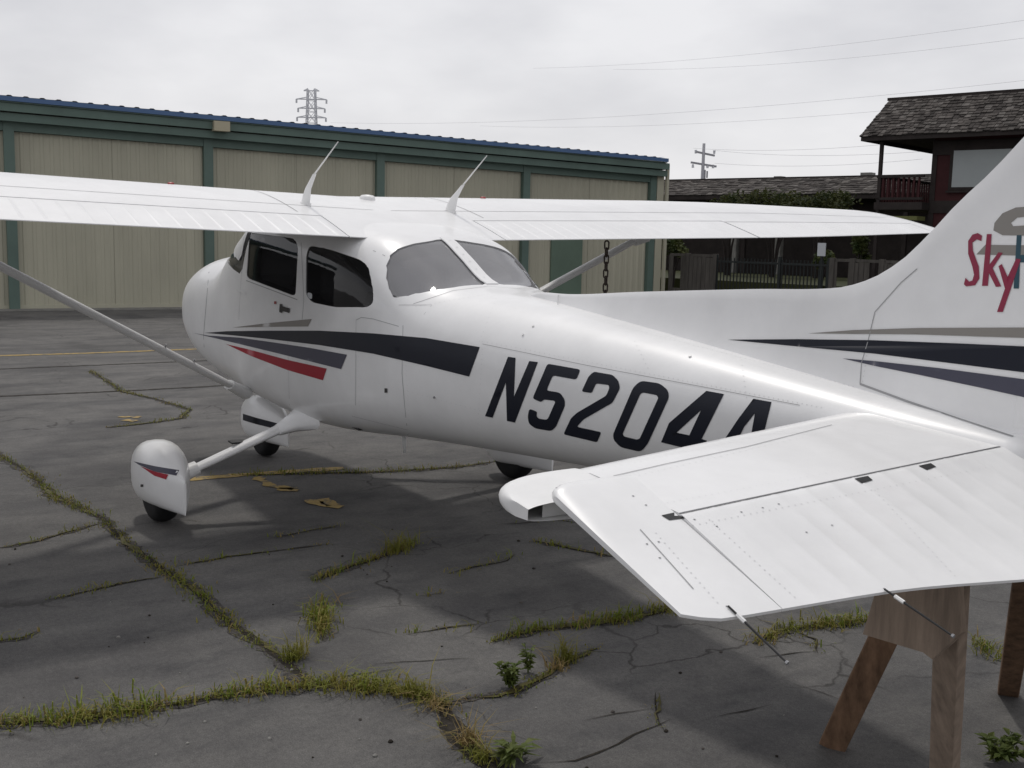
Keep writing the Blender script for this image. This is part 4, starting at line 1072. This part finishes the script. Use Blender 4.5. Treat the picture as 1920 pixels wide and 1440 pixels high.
board('leg', sp(Db), sp(Dt), 0.088, 0.038, SAWB, (0.05, 1, 0))
# gusset plate joining the near pair of legs
face_n = Vector((0.02, 1, 0)).normalized()
gpts = [(1655, 1078), (1800, 1062), (1808, 1185), (1752, 1235), (1735, 1222), (1622, 1188)]
pl_p = Btop + face_n * 0.025
G_ = [on_plane(x, y, pl_p, face_n) for x, y in gpts]
V = [sp(g + face_n * .010) for g in G_] + [sp(g - face_n * .010) for g in G_]; n = len(G_)
add('gusset_plate', V, [tuple(range(n)), tuple(reversed(range(n, 2 * n)))] + [(i, i + n, (i + 1) % n + n, (i + 1) % n) for i in range(n)], SAWW, SH)
bt = (Btop + Atop) / 2; bt.z = .93; be = (Ctop + Dt) / 2; be.z = .93
board('top_beam', sp(bt + (bt - be).normalized() * .12), sp(be + (be - bt).normalized() * .15), 0.14, 0.038, SAWB, (0.05, 0.2, 1) if False else (0, 0, 1))

# weeds that stand on their own
def weed(name, pos, n, h, spread, label, cat, m=WEED, leafw=0.012, leafl=0.05, group=None, stems=6):
    t = thing(name, pos, label, cat, group=group); V = []; F = []; st_ = MB()
    for s in range(stems):
        a = random.uniform(0, 6.283); rr = random.uniform(0.2, 1) * spread; hh = h * random.uniform(.6, 1)
        tip = Vector((rr * math.cos(a), rr * math.sin(a), hh)); st_.tube([Vector((0, 0, 0)), tip * .5 + Vector((0, 0, .12 * hh)), tip], [.0025, .002, .001], 5)
        for k in range(n // stems):
            u = random.uniform(.15, 1); p_ = tip * u + Vector((0, 0, .12 * hh * math.sin(math.pi * u))); b = random.uniform(0, 6.283)
            d = Vector((math.cos(b), math.sin(b), random.uniform(-.2, .7))).normalized(); w = d.cross(Vector((0, 0, 1))).normalized() * leafw * random.uniform(.6, 1.3); l = leafl * random.uniform(.6, 1.3)
            i = len(V); V += [p_, p_ + d * l * .45 + w + Vector((0, 0, .1 * l)), p_ + d * l + Vector((0, 0, -.15 * l)), p_ + d * l * .45 - w + Vector((0, 0, .1 * l))]; F.append((i, i + 1, i + 2, i + 3))
    st_.build('stem', m, t); add('leaves', V, F, m, t, kind='stuff')
    return t
weed('weed', on_z(955, 1290), 190, 0.11, 0.055, 'bushy broad-leaved green weed growing from the crack in the lower centre', 'weed', leafw=.008, leafl=.034, stems=10)
weed('weed', on_z(990, 1262), 70, 0.12, 0.03, 'small upright green weed just behind the bushy one', 'weed', leafw=.008, leafl=.032)
weed('weed', on_z(958, 1432), 60, 0.06, 0.05, 'low green rosette weed at the bottom edge of the picture', 'weed', leafw=.010, leafl=.08)
weed('weed', on_z(1868, 1428), 200, 0.09, 0.13, 'dark leafy weed clump at the lower right corner by the sawhorse', 'weed', WEED, leafw=.010, leafl=.045, stems=12)
def tuft(pos, n, h, spread, label, m=GRASS, lean=.9):
    t = thing('grass_tuft', pos, label, 'grass tuft'); P = [Vector((0, 0, 0)), Vector((.001, 0, 0))]
    blades('blade_clump', P, h, n, m, spread, t, lean=lean, clump=False, bw=.0018)
    return t
tuft(on_z(1062, 1240), 130, .085, .05, 'tall thin grass tuft right of the bushy weed')
tuft(on_z(1045, 1255), 70, .05, .06, 'yellowing grass tuft at the foot of the tall thin one', GRASS2)
tuft(on_z(745, 1035), 110, .11, .10, 'green grass tuft in the shade under the fuselage')
tuft(on_z(880, 1395), 90, .07, .05, 'straggly pale tuft in the dark crack at the bottom', GRASS2, 1.4)
tuft(on_z(905, 1425), 110, .05, .06, 'green tuft beside the low rosette weed at the bottom')
tuft(on_z(785, 1305), 120, .07, .06, 'spiky grass tuft where the two main cracks meet')
tuft(on_z(550, 1235), 170, .075, .06, 'thick bright tuft where the long left crack ends')
tuft(on_z(820, 1330), 80, .05, .07, 'pale dry tuft just right of the spiky one', GRASS2, 1.5)

# ================================================================== HANGAR
HP = Vector((16.697, -0.802, 0)); HD = Vector((-0.06976, -0.99756, 0)); HN = Vector((-0.99756, 0.06976, 0))   # face origin, along to the right, outward
HANG = thing('hangar', HP, 'long low hangar with beige ribbed doors and green steel frame', 'building')
def hp(s, out, z): return HD * s + HN * out + Vector((0, 0, z))
def top(s): return lerp(4.27, 3.93, s / 16.67)
def hbox(name, s0, s1, o0, o1, za, zb, m, parent=None, slope=False):
    z = lambda s, q: q + (top(s) - 4.27 if slope else 0)
    V = [hp(s0, o0, z(s0, za)), hp(s1, o0, z(s1, za)), hp(s1, o1, z(s1, za)), hp(s0, o1, z(s0, za)), hp(s0, o0, z(s0, zb)), hp(s1, o0, z(s1, zb)), hp(s1, o1, z(s1, zb)), hp(s0, o1, z(s0, zb))]
    return add(name, V, BOXF, m, parent or HANG)
posts = [-8.1, -4.0, 0.13, 4.13, 8.2, 12.22, 16.23]
def ribbed(name, s0, s1, z0, z1, out, m, pitch=0.19, depth=0.013, slope=True):
    prof = []; s = s0
    while s < s1 - 0.02:
        for ds, d in ((0, 0), (pitch * .5, 0), (pitch * .62, depth), (pitch * .88, depth)):
            if s + ds < s1: prof.append((s + ds, d))
        s += pitch
    prof.append((s1, 0)); V = []; F = []
    for i, (s, d) in enumerate(prof):
        V += [hp(s, out + d, z0), hp(s, out + d, z1 + (top(s) - 4.27 if slope else 0))]
        if i: F.append((2 * i - 2, 2 * i, 2 * i + 1, 2 * i - 1))
    return add(name, V, F, m, HANG)
for i in range(len(posts) - 1):
    a, b = posts[i] + 0.1, posts[i + 1] - 0.1
    mid = (a + b) / 2
    ribbed('door_leaf', a, mid - .001, 0.06, 3.62, -0.09, BEIGE); ribbed('door_leaf', mid + .001, b, 0.06, 3.62, -0.085, BEIGE)
    hbox('door_bottom_rail', a, b, -.14, -.045, .02, .10, BEIGE)
    hbox('door_track', a, b, -.14, .03, 3.625, 3.80, GREEN, slope=True)
hbox('green_door_panel', 13.05, 14.02, -.07, -.025, .10, 2.05, GREEND)
for s in posts: hbox('post', s - 0.10, s + 0.10, -.12, .05, 0, 3.80, GREEN, slope=True)
hbox('header_beam', -12, 16.55, -.10, .22, 3.80, 3.96, GREEN, slope=True)
hbox('header_beam', -12, 16.55, -.10, .30, 3.985, 4.15, GREEN, slope=True)
hbox('soffit', -12, 16.44, -.2, .34, 4.155, 4.175, GREEN, slope=True)
hbox('eave_trim', -12, 16.46, .30, .37, 4.18, 4.27, BLUE, slope=True)
hbox('corner_trim', 16.345, 16.57, -.14, .06, 0, 3.80, BEIGE, slope=True)
hbox('end_wall', 16.35, 16.50, -12, -.15, 0, 4.15, BEIGE, slope=True)
hbox('rear_wall', -12, 16.3, -12.1, -12.02, 0, 4.15, BEIGE, slope=True)
# ribbed roof sheet rising behind the eave
V = []; F = []; s = -12.0; k = 0
while s < 16.3:
    for ds, d in ((0, 0), (.18, 0), (.21, .016), (.27, .016)):
        V += [hp(s + ds, .36, 4.275 + d + top(s) - 4.27), hp(s + ds, -6.0, 4.275 + d + top(s) - 4.27 + .12)]
        if k: F.append((2 * k - 2, 2 * k, 2 * k + 1, 2 * k - 1))
        k += 1
    s += .305
add('roof_sheet', V, F, BLUE, HANG)
o = hbox('wall_light', 4.16, 4.50, .22, .45, 3.86, 4.07, SIGNW); o.data.materials[0] = mat('cream_lamp_housing', (.42, .38, .27), .5)
hbox('concrete_sill', -12, 16.6, -.2, .35, 0.002, .03, CONC)
hbox('hangar_interior_wall', -12, 16.3, -.6, -.5, 0, 3.7, LINER)
# junk seen beside the end of the hangar
hbox('down_pipe', 16.60, 16.68, .06, .14, 0, 3.8, BEIGE)

# ================================================================== HOUSE ON THE RIGHT
HU = Vector((-0.970, -0.243, 0)); HV = Vector((0.243, -0.970, 0)); HC = Vector((10.79, -19.59, 0))   # eave corner, along the front, back
HOUSE = thing('red_house', HC, 'dark red two-storey house with shake mansard roof and corner balcony', 'house')
def hh(u, v, z): return HU * u + HV * v + Vector((0, 0, z))
def hx(name, u0, u1, v0, v1, z0, z1, m, parent=HOUSE):
    return add(name, [hh(u0, v0, z0), hh(u1, v0, z0), hh(u1, v1, z0), hh(u0, v1, z0), hh(u0, v0, z1), hh(u1, v0, z1), hh(u1, v1, z1), hh(u0, v1, z1)], BOXF, m, parent)
ZE, ZT, SB = 4.4, 5.36, 0.85
LU = 12.0; LV = 6.0; WU = 1.62; WV = 0.7
# mansard: solid core, then courses of shakes on the faces that show
def core():
    V = [hh(0, 0, ZE), hh(LU, 0, ZE), hh(LU, LV, ZE), hh(0, LV, ZE), hh(SB * .4, SB, ZT), hh(LU - SB, SB, ZT), hh(LU - SB, LV - SB, ZT), hh(SB * .4, LV - SB, ZT)]
    return add('roof', V, BOXF, SHAKE2, HOUSE)
ROOF = core()
def shakes(name, p0, p1, q0, q1, rows, m3, parent, wmin=.09, wmax=.20, thick=.025):
    """courses of separate shakes on the quad p0-p1 (eave) to q0-q1 (ridge)"""
    nrm = (p1 - p0).cross(q0 - p0).normalized()
    if nrm.z < 0: nrm = -nrm
    for r in range(rows):
        t0 = r / rows; t1 = min(1.0, (r + 1.5) / rows); V = [[], [], []]; F = [[], [], []]
        a, b = p0.lerp(q0, t0), p1.lerp(q1, t0); c, d = p0.lerp(q0, t1), p1.lerp(q1, t1); L = (b - a).length; s = -random.uniform(0, .1)
        while s < L:
            w = random.uniform(wmin, wmax); u0, u1 = max(0, s / L), min(1, (s + w - .012) / L); s += w
            if u1 <= u0: continue
            dn = random.uniform(-.03, .02); lo = a.lerp(b, u0), a.lerp(b, u1); hi = c.lerp(d, u0), c.lerp(d, u1); e = (c - a).normalized() * dn; th = thick * random.uniform(.6, 1.5)
            k = random.choice((0, 0, 1, 1, 2)); i = len(V[k])
            V[k] += [lo[0] + e + nrm * .012, lo[1] + e + nrm * .012, hi[1] + nrm * .004, hi[0] + nrm * .004, lo[0] + e + nrm * (.012 + th), lo[1] + e + nrm * (.012 + th), hi[1] + nrm * .012, hi[0] + nrm * .012]
            F[k] += [tuple(i + j for j in f) for f in BOXF]
        for k in range(3):
            if F[k]: add(name, V[k], F[k], m3[k], parent, kind='stuff')
SM = (SHAKE, SHAKE2, SHAKE3)
shakes('shake_course', hh(0, 0, ZE), hh(8.5, 0, ZE), hh(SB * .4, SB, ZT), hh(8.5, SB, ZT), 13, SM, ROOF)
hx('roof_cap', SB * .4 - .06, LU - SB, SB - .03, LV - SB, ZT - .01, ZT + .06, BROWN, ROOF)
hx('fascia', 0.02, LU, .02, .09, ZE - .10, ZE - .003, BROWN)
hx('fascia', 0.02, .09, .10, LV, ZE - .10, ZE - .003, BROWN)
hx('wall', WU, LU, WV, LV - .4, 0, ZE - .004, REDSID)
for u in (WU - .03, WU + 2.9): hx('corner_board', u, u + .12, WV - .03, WV - .002, 0, ZE - .1, BROWN)
hx('wall_band', WU - .01, LU, WV - .045, WV - .004, 2.55, 2.85, BROWN)
hx('wall_band', WU - .01, LU, WV - .045, WV - .004, ZE - .45, ZE - .12, BROWN)
wn = hx('window', WU + .42, WU + 2.0, WV - .05, WV - .006, 3.10, 4.10, BROWN)
fr = bpy.data.objects.new
hx('pane', WU + .50, WU + 1.93, WV - .056, WV - .052, 3.17, 4.04, BLIND, wn)
hx('sill', WU + .38, WU + 2.04, WV - .10, WV - .053, 3.04, 3.09, BROWN, wn)
w2 = hx('window', WU + 3.4, WU + 4.9, WV - .05, WV - .006, 3.10, 4.10, BROWN)
hx('pane', WU + 3.48, WU + 4.82, WV - .056, WV - .052, 3.17, 4.04, BLIND, w2)
for (u, v) in ((.42, .25), (.42, 3.6)): hx('balcony_post', u, u + .08, v, v + .08, 0, ZE - .11, BROWN)
hx('balcony_floor', .38, WU - .02, .22, 3.8, 2.62, 2.80, BROWN)
hx('balcony_rail', .40, WU - .03, .24, .33, 3.40, 3.47, BROWN); hx('balcony_rail', .40, WU - .03, .25, .32, 2.86, 2.92, BROWN)
b0 = hx('baluster', .54, .585, .265, .305, 2.92, 3.40, REDSID)
for k in range(1, 8): copy_obj(b0, HU * (.13 * k), HOUSE)
b1 = hx('baluster', .43, .47, .45, .49, 2.80, 3.40, REDSID); hx('balcony_rail', .42, .49, .36, 3.6, 3.40, 3.46, BROWN)
for k in range(1, 20): copy_obj(b1, HV * (.155 * k), HOUSE)
hx('awning', .7, 1.55, .1, .6, 2.36, 2.46, AWN)

# ================================================================== LOW BUILDING BEHIND
pm = on_z(1480, 366, 3.4); LB0 = pm - HU * 14
LOW = thing('low_building', (LB0.x, LB0.y, 0), 'long low building with weathered shake roof behind the fence', 'building')
def lb(u, v, z): return HU * u + HV * v + Vector((0, 0, z))
def lx_(name, u0, u1, v0, v1, z0, z1, m, parent=LOW):
    return add(name, [lb(u0, v0, z0), lb(u1, v0, z0), lb(u1, v1, z0), lb(u0, v1, z0), lb(u0, v0, z1), lb(u1, v0, z1), lb(u1, v1, z1), lb(u0, v1, z1)], BOXF, m, parent)
rl = 26
V = [lb(0, 0, 3.42), lb(rl, 0, 3.42), lb(rl, 9, 3.42), lb(0, 9, 3.42), lb(0.2, 1.7, 4.08), lb(rl, 1.7, 4.08), lb(rl, 7, 4.08), lb(.2, 7, 4.08)]
LR = add('roof', V, BOXF, SHAKE2, LOW)
shakes('shake_course', lb(0, 0, 3.42), lb(rl, 0, 3.42), lb(.2, 1.7, 4.08), lb(rl, 1.7, 4.08), 9, SM, LR, .12, .30, .03)
lx_('roof_cap', .2, rl, 1.66, 2.0, 4.07, 4.14, BROWN, LR); lx_('wall', .5, rl, 1.1, 8.5, 0, 3.41, BROWN); lx_('fascia', 0, rl, .02, .10, 3.27, 3.415, BROWN)
lx_('roof_vent', 15.6, 16.0, 2.05, 2.4, 4.1, 4.26, CONC, LR); lx_('roof_vent', 2.2, 3.6, 2.1, 3.3, 4.1, 4.24, SHAKE2, LR); lx_('roof_vent', 12.2, 12.5, 2.05, 2.4, 4.1, 4.2, CONC, LR)
for u in range(3, 24, 3): lx_('porch_post', u, u + .14, .3, .44, 0, 3.26, BROWN)
for u in (11.6, 13.4): lx_('concrete_column', u, u + .22, .25, .47, 0, 2.2, CONC)
lx_('lawn_strip', -4, rl, -7.5, .2, .004, .62, leaf_mat('lawn_green', (.042, .05, .018), (.058, .062, .024), 2.0))

# ================================================================== FENCE AND GATE
F0 = HP + HD * 16.75 + HN * 0.15; FU = Vector((-0.985, -0.173, 0)); FN = Vector((-0.173, 0.985, 0))
FENCE = thing('board_fence', (F0.x, F0.y, 0), 'weathered grey board fence between the hangar and the iron gate', 'fence')
def fp(u, o, z): return FU * u + FN * o + Vector((0, 0, z))
def fbox(name, u0, u1, o0, o1, z0, z1, m, parent): return add(name, [fp(u0, o0, z0), fp(u1, o0, z0), fp(u1, o1, z0), fp(u0, o1, z0), fp(u0, o0, z1), fp(u1, o0, z1), fp(u1, o1, z1), fp(u0, o1, z1)], BOXF, m, parent)
def u_at(px):
    q = on_plane(px, 480, F0, FN); return (q - F0).dot(FU)
ug0, ug1, uend = u_at(1343), u_at(1556), u_at(1760)
FH = 1.37
def fence_run(root, ua, ub, gaps):
    u = ua; i = 0
    while u < ub - .05:
        w = random.uniform(.13, .16); mid = u + w / 2
        if not any(a < mid < b for a, b in gaps): fbox('board', u, min(ub, u + w - .012), random.uniform(-.004, .004), .022, .05, FH - .06 + random.uniform(-.015, .015), WOODG, root)
        else: fbox('board', u, min(ub, u + w - .012), 0, .022, .05, .42 + random.uniform(-.01, .01), WOODG, root)
        u += w
    fbox('rail', ua, ub, -.045, -.004, FH - .05, FH + .02, WOODG, root); fbox('rail', ua, ub, -.045, -.004, .36, .44, WOODG, root)
fence_run(FENCE, .05, ug0 - .1, [(u_at(1264), u_at(1280))])
for px in (1228, 1290, 1342): fbox('post', u_at(px) - .06, u_at(px) + .06, -.06, .05, 0, FH + .04, WOODG, FENCE)
FENCE2 = thing('board_fence', (F0.x, F0.y, 0), 'weathered grey board fence right of the iron gate', 'fence')
fence_run(FENCE2, ug1 + .1, uend + 1.5, [(u_at(1570), u_at(1590)), (u_at(1632), u_at(1650))])
for px in (1562, 1600, 1655): fbox('post', u_at(px) - .06, u_at(px) + .06, -.06, .05, 0, FH + .04, WOODG, FENCE2)
GATE = thing('iron_gate', (F0.x, F0.y, 0), 'dark iron picket gate in the grey board fence', 'gate')
fbox('gate_rail', ug0, ug1, -.02, .02, FH - .18, FH - .13, IRON, GATE); fbox('gate_rail', ug0, ug1, -.02, .02, .18, .23, IRON, GATE)
pk = fbox('picket', ug0 + .05, ug0 + .075, -.012, .012, .10, FH - .05, IRON, GATE); k = 1
while ug0 + .05 + k * .105 < ug1: copy_obj(pk, FU * (.105 * k), GATE); k += 1
for u in (ug0 - .02, (ug0 + ug1) / 2 + .25, ug1 - .04): fbox('gate_post', u, u + .07, -.035, .035, 0, FH + .02, IRON, GATE)
sgp = u_at(1541); SG = thing('notice_board', F0 + fp(sgp, 0, 0), 'small white notice board above the fence', 'sign')
add('board', [fp(a, o, z) for o in (.02, .04) for a, z in ((-.11, 1.44), (.11, 1.44), (.11, 1.76), (-.11, 1.76))], BOXF, SIGNW, SG)
add('post', [fp(a, o, z) for z in (0, 1.7) for a, o in ((-.03, -.03), (.03, -.03), (.03, .015), (-.03, .015))], BOXF, IRON, SG)

# ---- shrubs and climbers against the low building
def bush(name, centre, rx, ry, rz, n, m, label, cat, ls=.12, group=None, trunk_h=None):
    t = thing(name, (centre.x, centre.y, 0), label, cat, group=group); V = []; F = []
    lumps = [(Vector((random.uniform(-rx, rx) * .7, random.uniform(-ry, ry) * .7, centre.z + random.uniform(-rz, rz) * .6)), random.uniform(.35, .6)) for _ in range(max(5, n // 170))]
    for _ in range(n):
        c, r = random.choice(lumps); d = Vector((random.gauss(0, 1), random.gauss(0, 1), random.gauss(0, 1))).normalized() * r * random.uniform(.45, 1.08)
        p_ = c + Vector((d.x * rx, d.y * ry, d.z * rz)); a = Vector((random.gauss(0, 1), random.gauss(0, 1), random.gauss(0, .6))).normalized(); b = a.orthogonal().normalized(); s = ls * random.uniform(.5, 1.2)
        i = len(V); V += [p_ - a * s * .6, p_ + b * s * .3, p_ + a * s * .6, p_ - b * s * .3]; F.append((i, i + 1, i + 2, i + 3))
    add('crown', V, F, m, t, kind='stuff'); tr = MB(); z0 = min(c.z for c, r in lumps)
    for c, r in lumps[:6]: tr.tube([Vector((0, 0, 0)), Vector((c.x * .3, c.y * .3, z0 * .6)), c], [.05, .035, .012], 6)
    tr.build('trunk', BROWN, t); return t
bush('climber', at_range(1535, 380, 37.5), 1.0, .8, .62, 2400, HEDGE, 'dark climbing shrub grown up over the low roof edge, nearest the red house', 'shrub')
bush('climber', at_range(1455, 388, 37.5), 1.3, .7, .6, 1800, HEDGE, 'low dark shrub between the two taller ones before the low building', 'shrub')
bush('climber', at_range(1370, 388, 38), .8, .7, .5, 1500, HEDGE, 'dark bushy shrub under the low eave, nearest the hangar', 'shrub')
bush('shrub', at_range(1262, 462, 33), .5, .4, .4, 700, HEDGE2, 'yellowish green shrub tip just above the fence by the hangar corner', 'shrub')
bush('shrub', at_range(1610, 465, 30.5), .35, .3, .55, 900, HEDGE2, 'slender green shrub behind the fence near the red house', 'shrub')
bush('shrub', at_range(1540, 487, 31.0), .5, .3, .3, 600, HEDGE2, 'olive shrub top poking over the gate below the notice board', 'shrub')

# ================================================================== POLE, TOWER, CABLES
def upole(px, ytop, rng):
    b = at_range(px, ytop, rng); t = thing('utility_pole', (b.x, b.y, 0), 'wooden utility pole with two crossarms beyond the low building', 'utility pole')
    MB().tube([Vector((0, 0, 0)), Vector((0, 0, b.z))], [.18, .10], 10).build('pole', POLEW, t, True)
    k = rng / FOC * 1.02; ax = RIGHT.copy(); ax.z = 0; ax.normalize()
    for dy, wl, wr, sl in ((17, -15, 20, .0), (36, -22, 24, .0)):
        z = b.z - dy * k
        arm = MB().bar(Vector((0, 0, z + .1)) + ax * wl * k, Vector((0, 0, z - .15)) + ax * wr * k, .14, .13).build('crossarm', POLEW, t)
        for u in ((wl + 1, wr - 1) if dy < 30 else (wl + 4, 8, wr - 6)):
            c = Vector((0, 0, z - .03)) + ax * u * k; s = 1 if dy < 30 else -1
            MB().tube([c, c + Vector((0, 0, s * 6 * k))], [.07, .09], 8).build('insulator', STEELT, arm)
    for u, d0, d1 in ((-1.5, 46, 60), (4, 46, 62), (8, 48, 60)): MB().tube([Vector((0, 0, b.z - d0 * k)) + ax * u * k, Vector((0, 0, b.z - d1 * k)) + ax * u * k], .06, 6).build('drop_line', POLEW, t)
upole(1320, 269, 80)
def tower(px, ytop, rng):
    b = at_range(px, ytop, rng); k = rng / FOC; t = thing('transmission_tower', (b.x, b.y, 0), 'grey steel lattice transmission tower rising behind the hangar roof', 'pylon')
    ax = RIGHT.copy(); ax.z = 0; ax.normalize(); ay = Vector((-ax.y, ax.x, 0)); H = b.z
    def c(i, z): w = lerp(17 * k, 6.5 * k, min(1, z / H) ** .8); return ax * w * (1 if i in (0, 3) else -1) + ay * w * (1 if i < 2 else -1) + Vector((0, 0, z))
    lv = [0] + [H * (1 - (1 - i / 14)) for i in range(1, 15)]
    for i in range(4): MB().tube([c(i, z) for z in lv], .09, 5).build('corner_leg', STEELT, t)
    br = MB()
    for a, z in enumerate(lv[:-1]):
        for i in range(4):
            j = (i + 1) % 4; br.bar(c(i, z), c(j, lv[a + 1]), .055); br.bar(c(j, z), c(i, lv[a + 1]), .055); br.bar(c(i, z), c(j, z), .055)
    br.build('lattice_bracing', STEELT, t, kind='stuff')
    for dy, w in ((3, 14), (18, 27), (34, 24), (50, 26)):
        z = H - dy * k
        arm = MB(); arm.bar(Vector((0, 0, z)) - ax * w * k, Vector((0, 0, z)) + ax * w * k, .13)
        for s in (-1, 1): arm.bar(Vector((0, 0, z + 4 * k)) + ax * s * 6 * k, Vector((0, 0, z)) + ax * s * w * k, .10)
        a = arm.build('crossarm', STEELT, t)
        for s in (-1, 1):
            if dy > 5: MB().tube([ax * s * w * k + Vector((0, 0, z)), ax * s * w * k + Vector((0, 0, z - 7 * k))], .13, 6).build('insulator', STEELT, a)
tower(584, 167, 150)
def cable(a, b, sag, rad, label):
    p, q = at_range(*a), at_range(*b); c0 = p.copy(); P = [p.lerp(q, i / 24) - Vector((0, 0, sag * 4 * (i / 24) * (1 - i / 24))) - c0 for i in range(25)]
    o = MB().tube(P, rad, 5).build('power_line', WIRE, None, True, label=label, cat='cable', group='power lines across the sky'); o.location = c0
for i, (a, b, sag, w) in enumerate((((1000, 128, 150), (1990, 28, 95), .8, 'topmost'), ((1150, 130, 150), (1990, 62, 95), .8, 'second highest'), ((620, 230, 150), (1990, 143, 95), 1.2, 'third highest'),
        ((900, 236, 150), (1990, 175, 95), 1.0, 'fourth highest'), ((1300, 278, 82), (1990, 228, 60), .6, 'fifth highest'), ((1340, 282, 82), (1990, 256, 60), .6, 'second lowest'), ((1340, 306, 82), (1730, 298, 70), .3, 'lowest'))):
    cable(a, b, sag, .010 if i < 4 else .008, w + ' thin power line crossing the grey sky on the right')
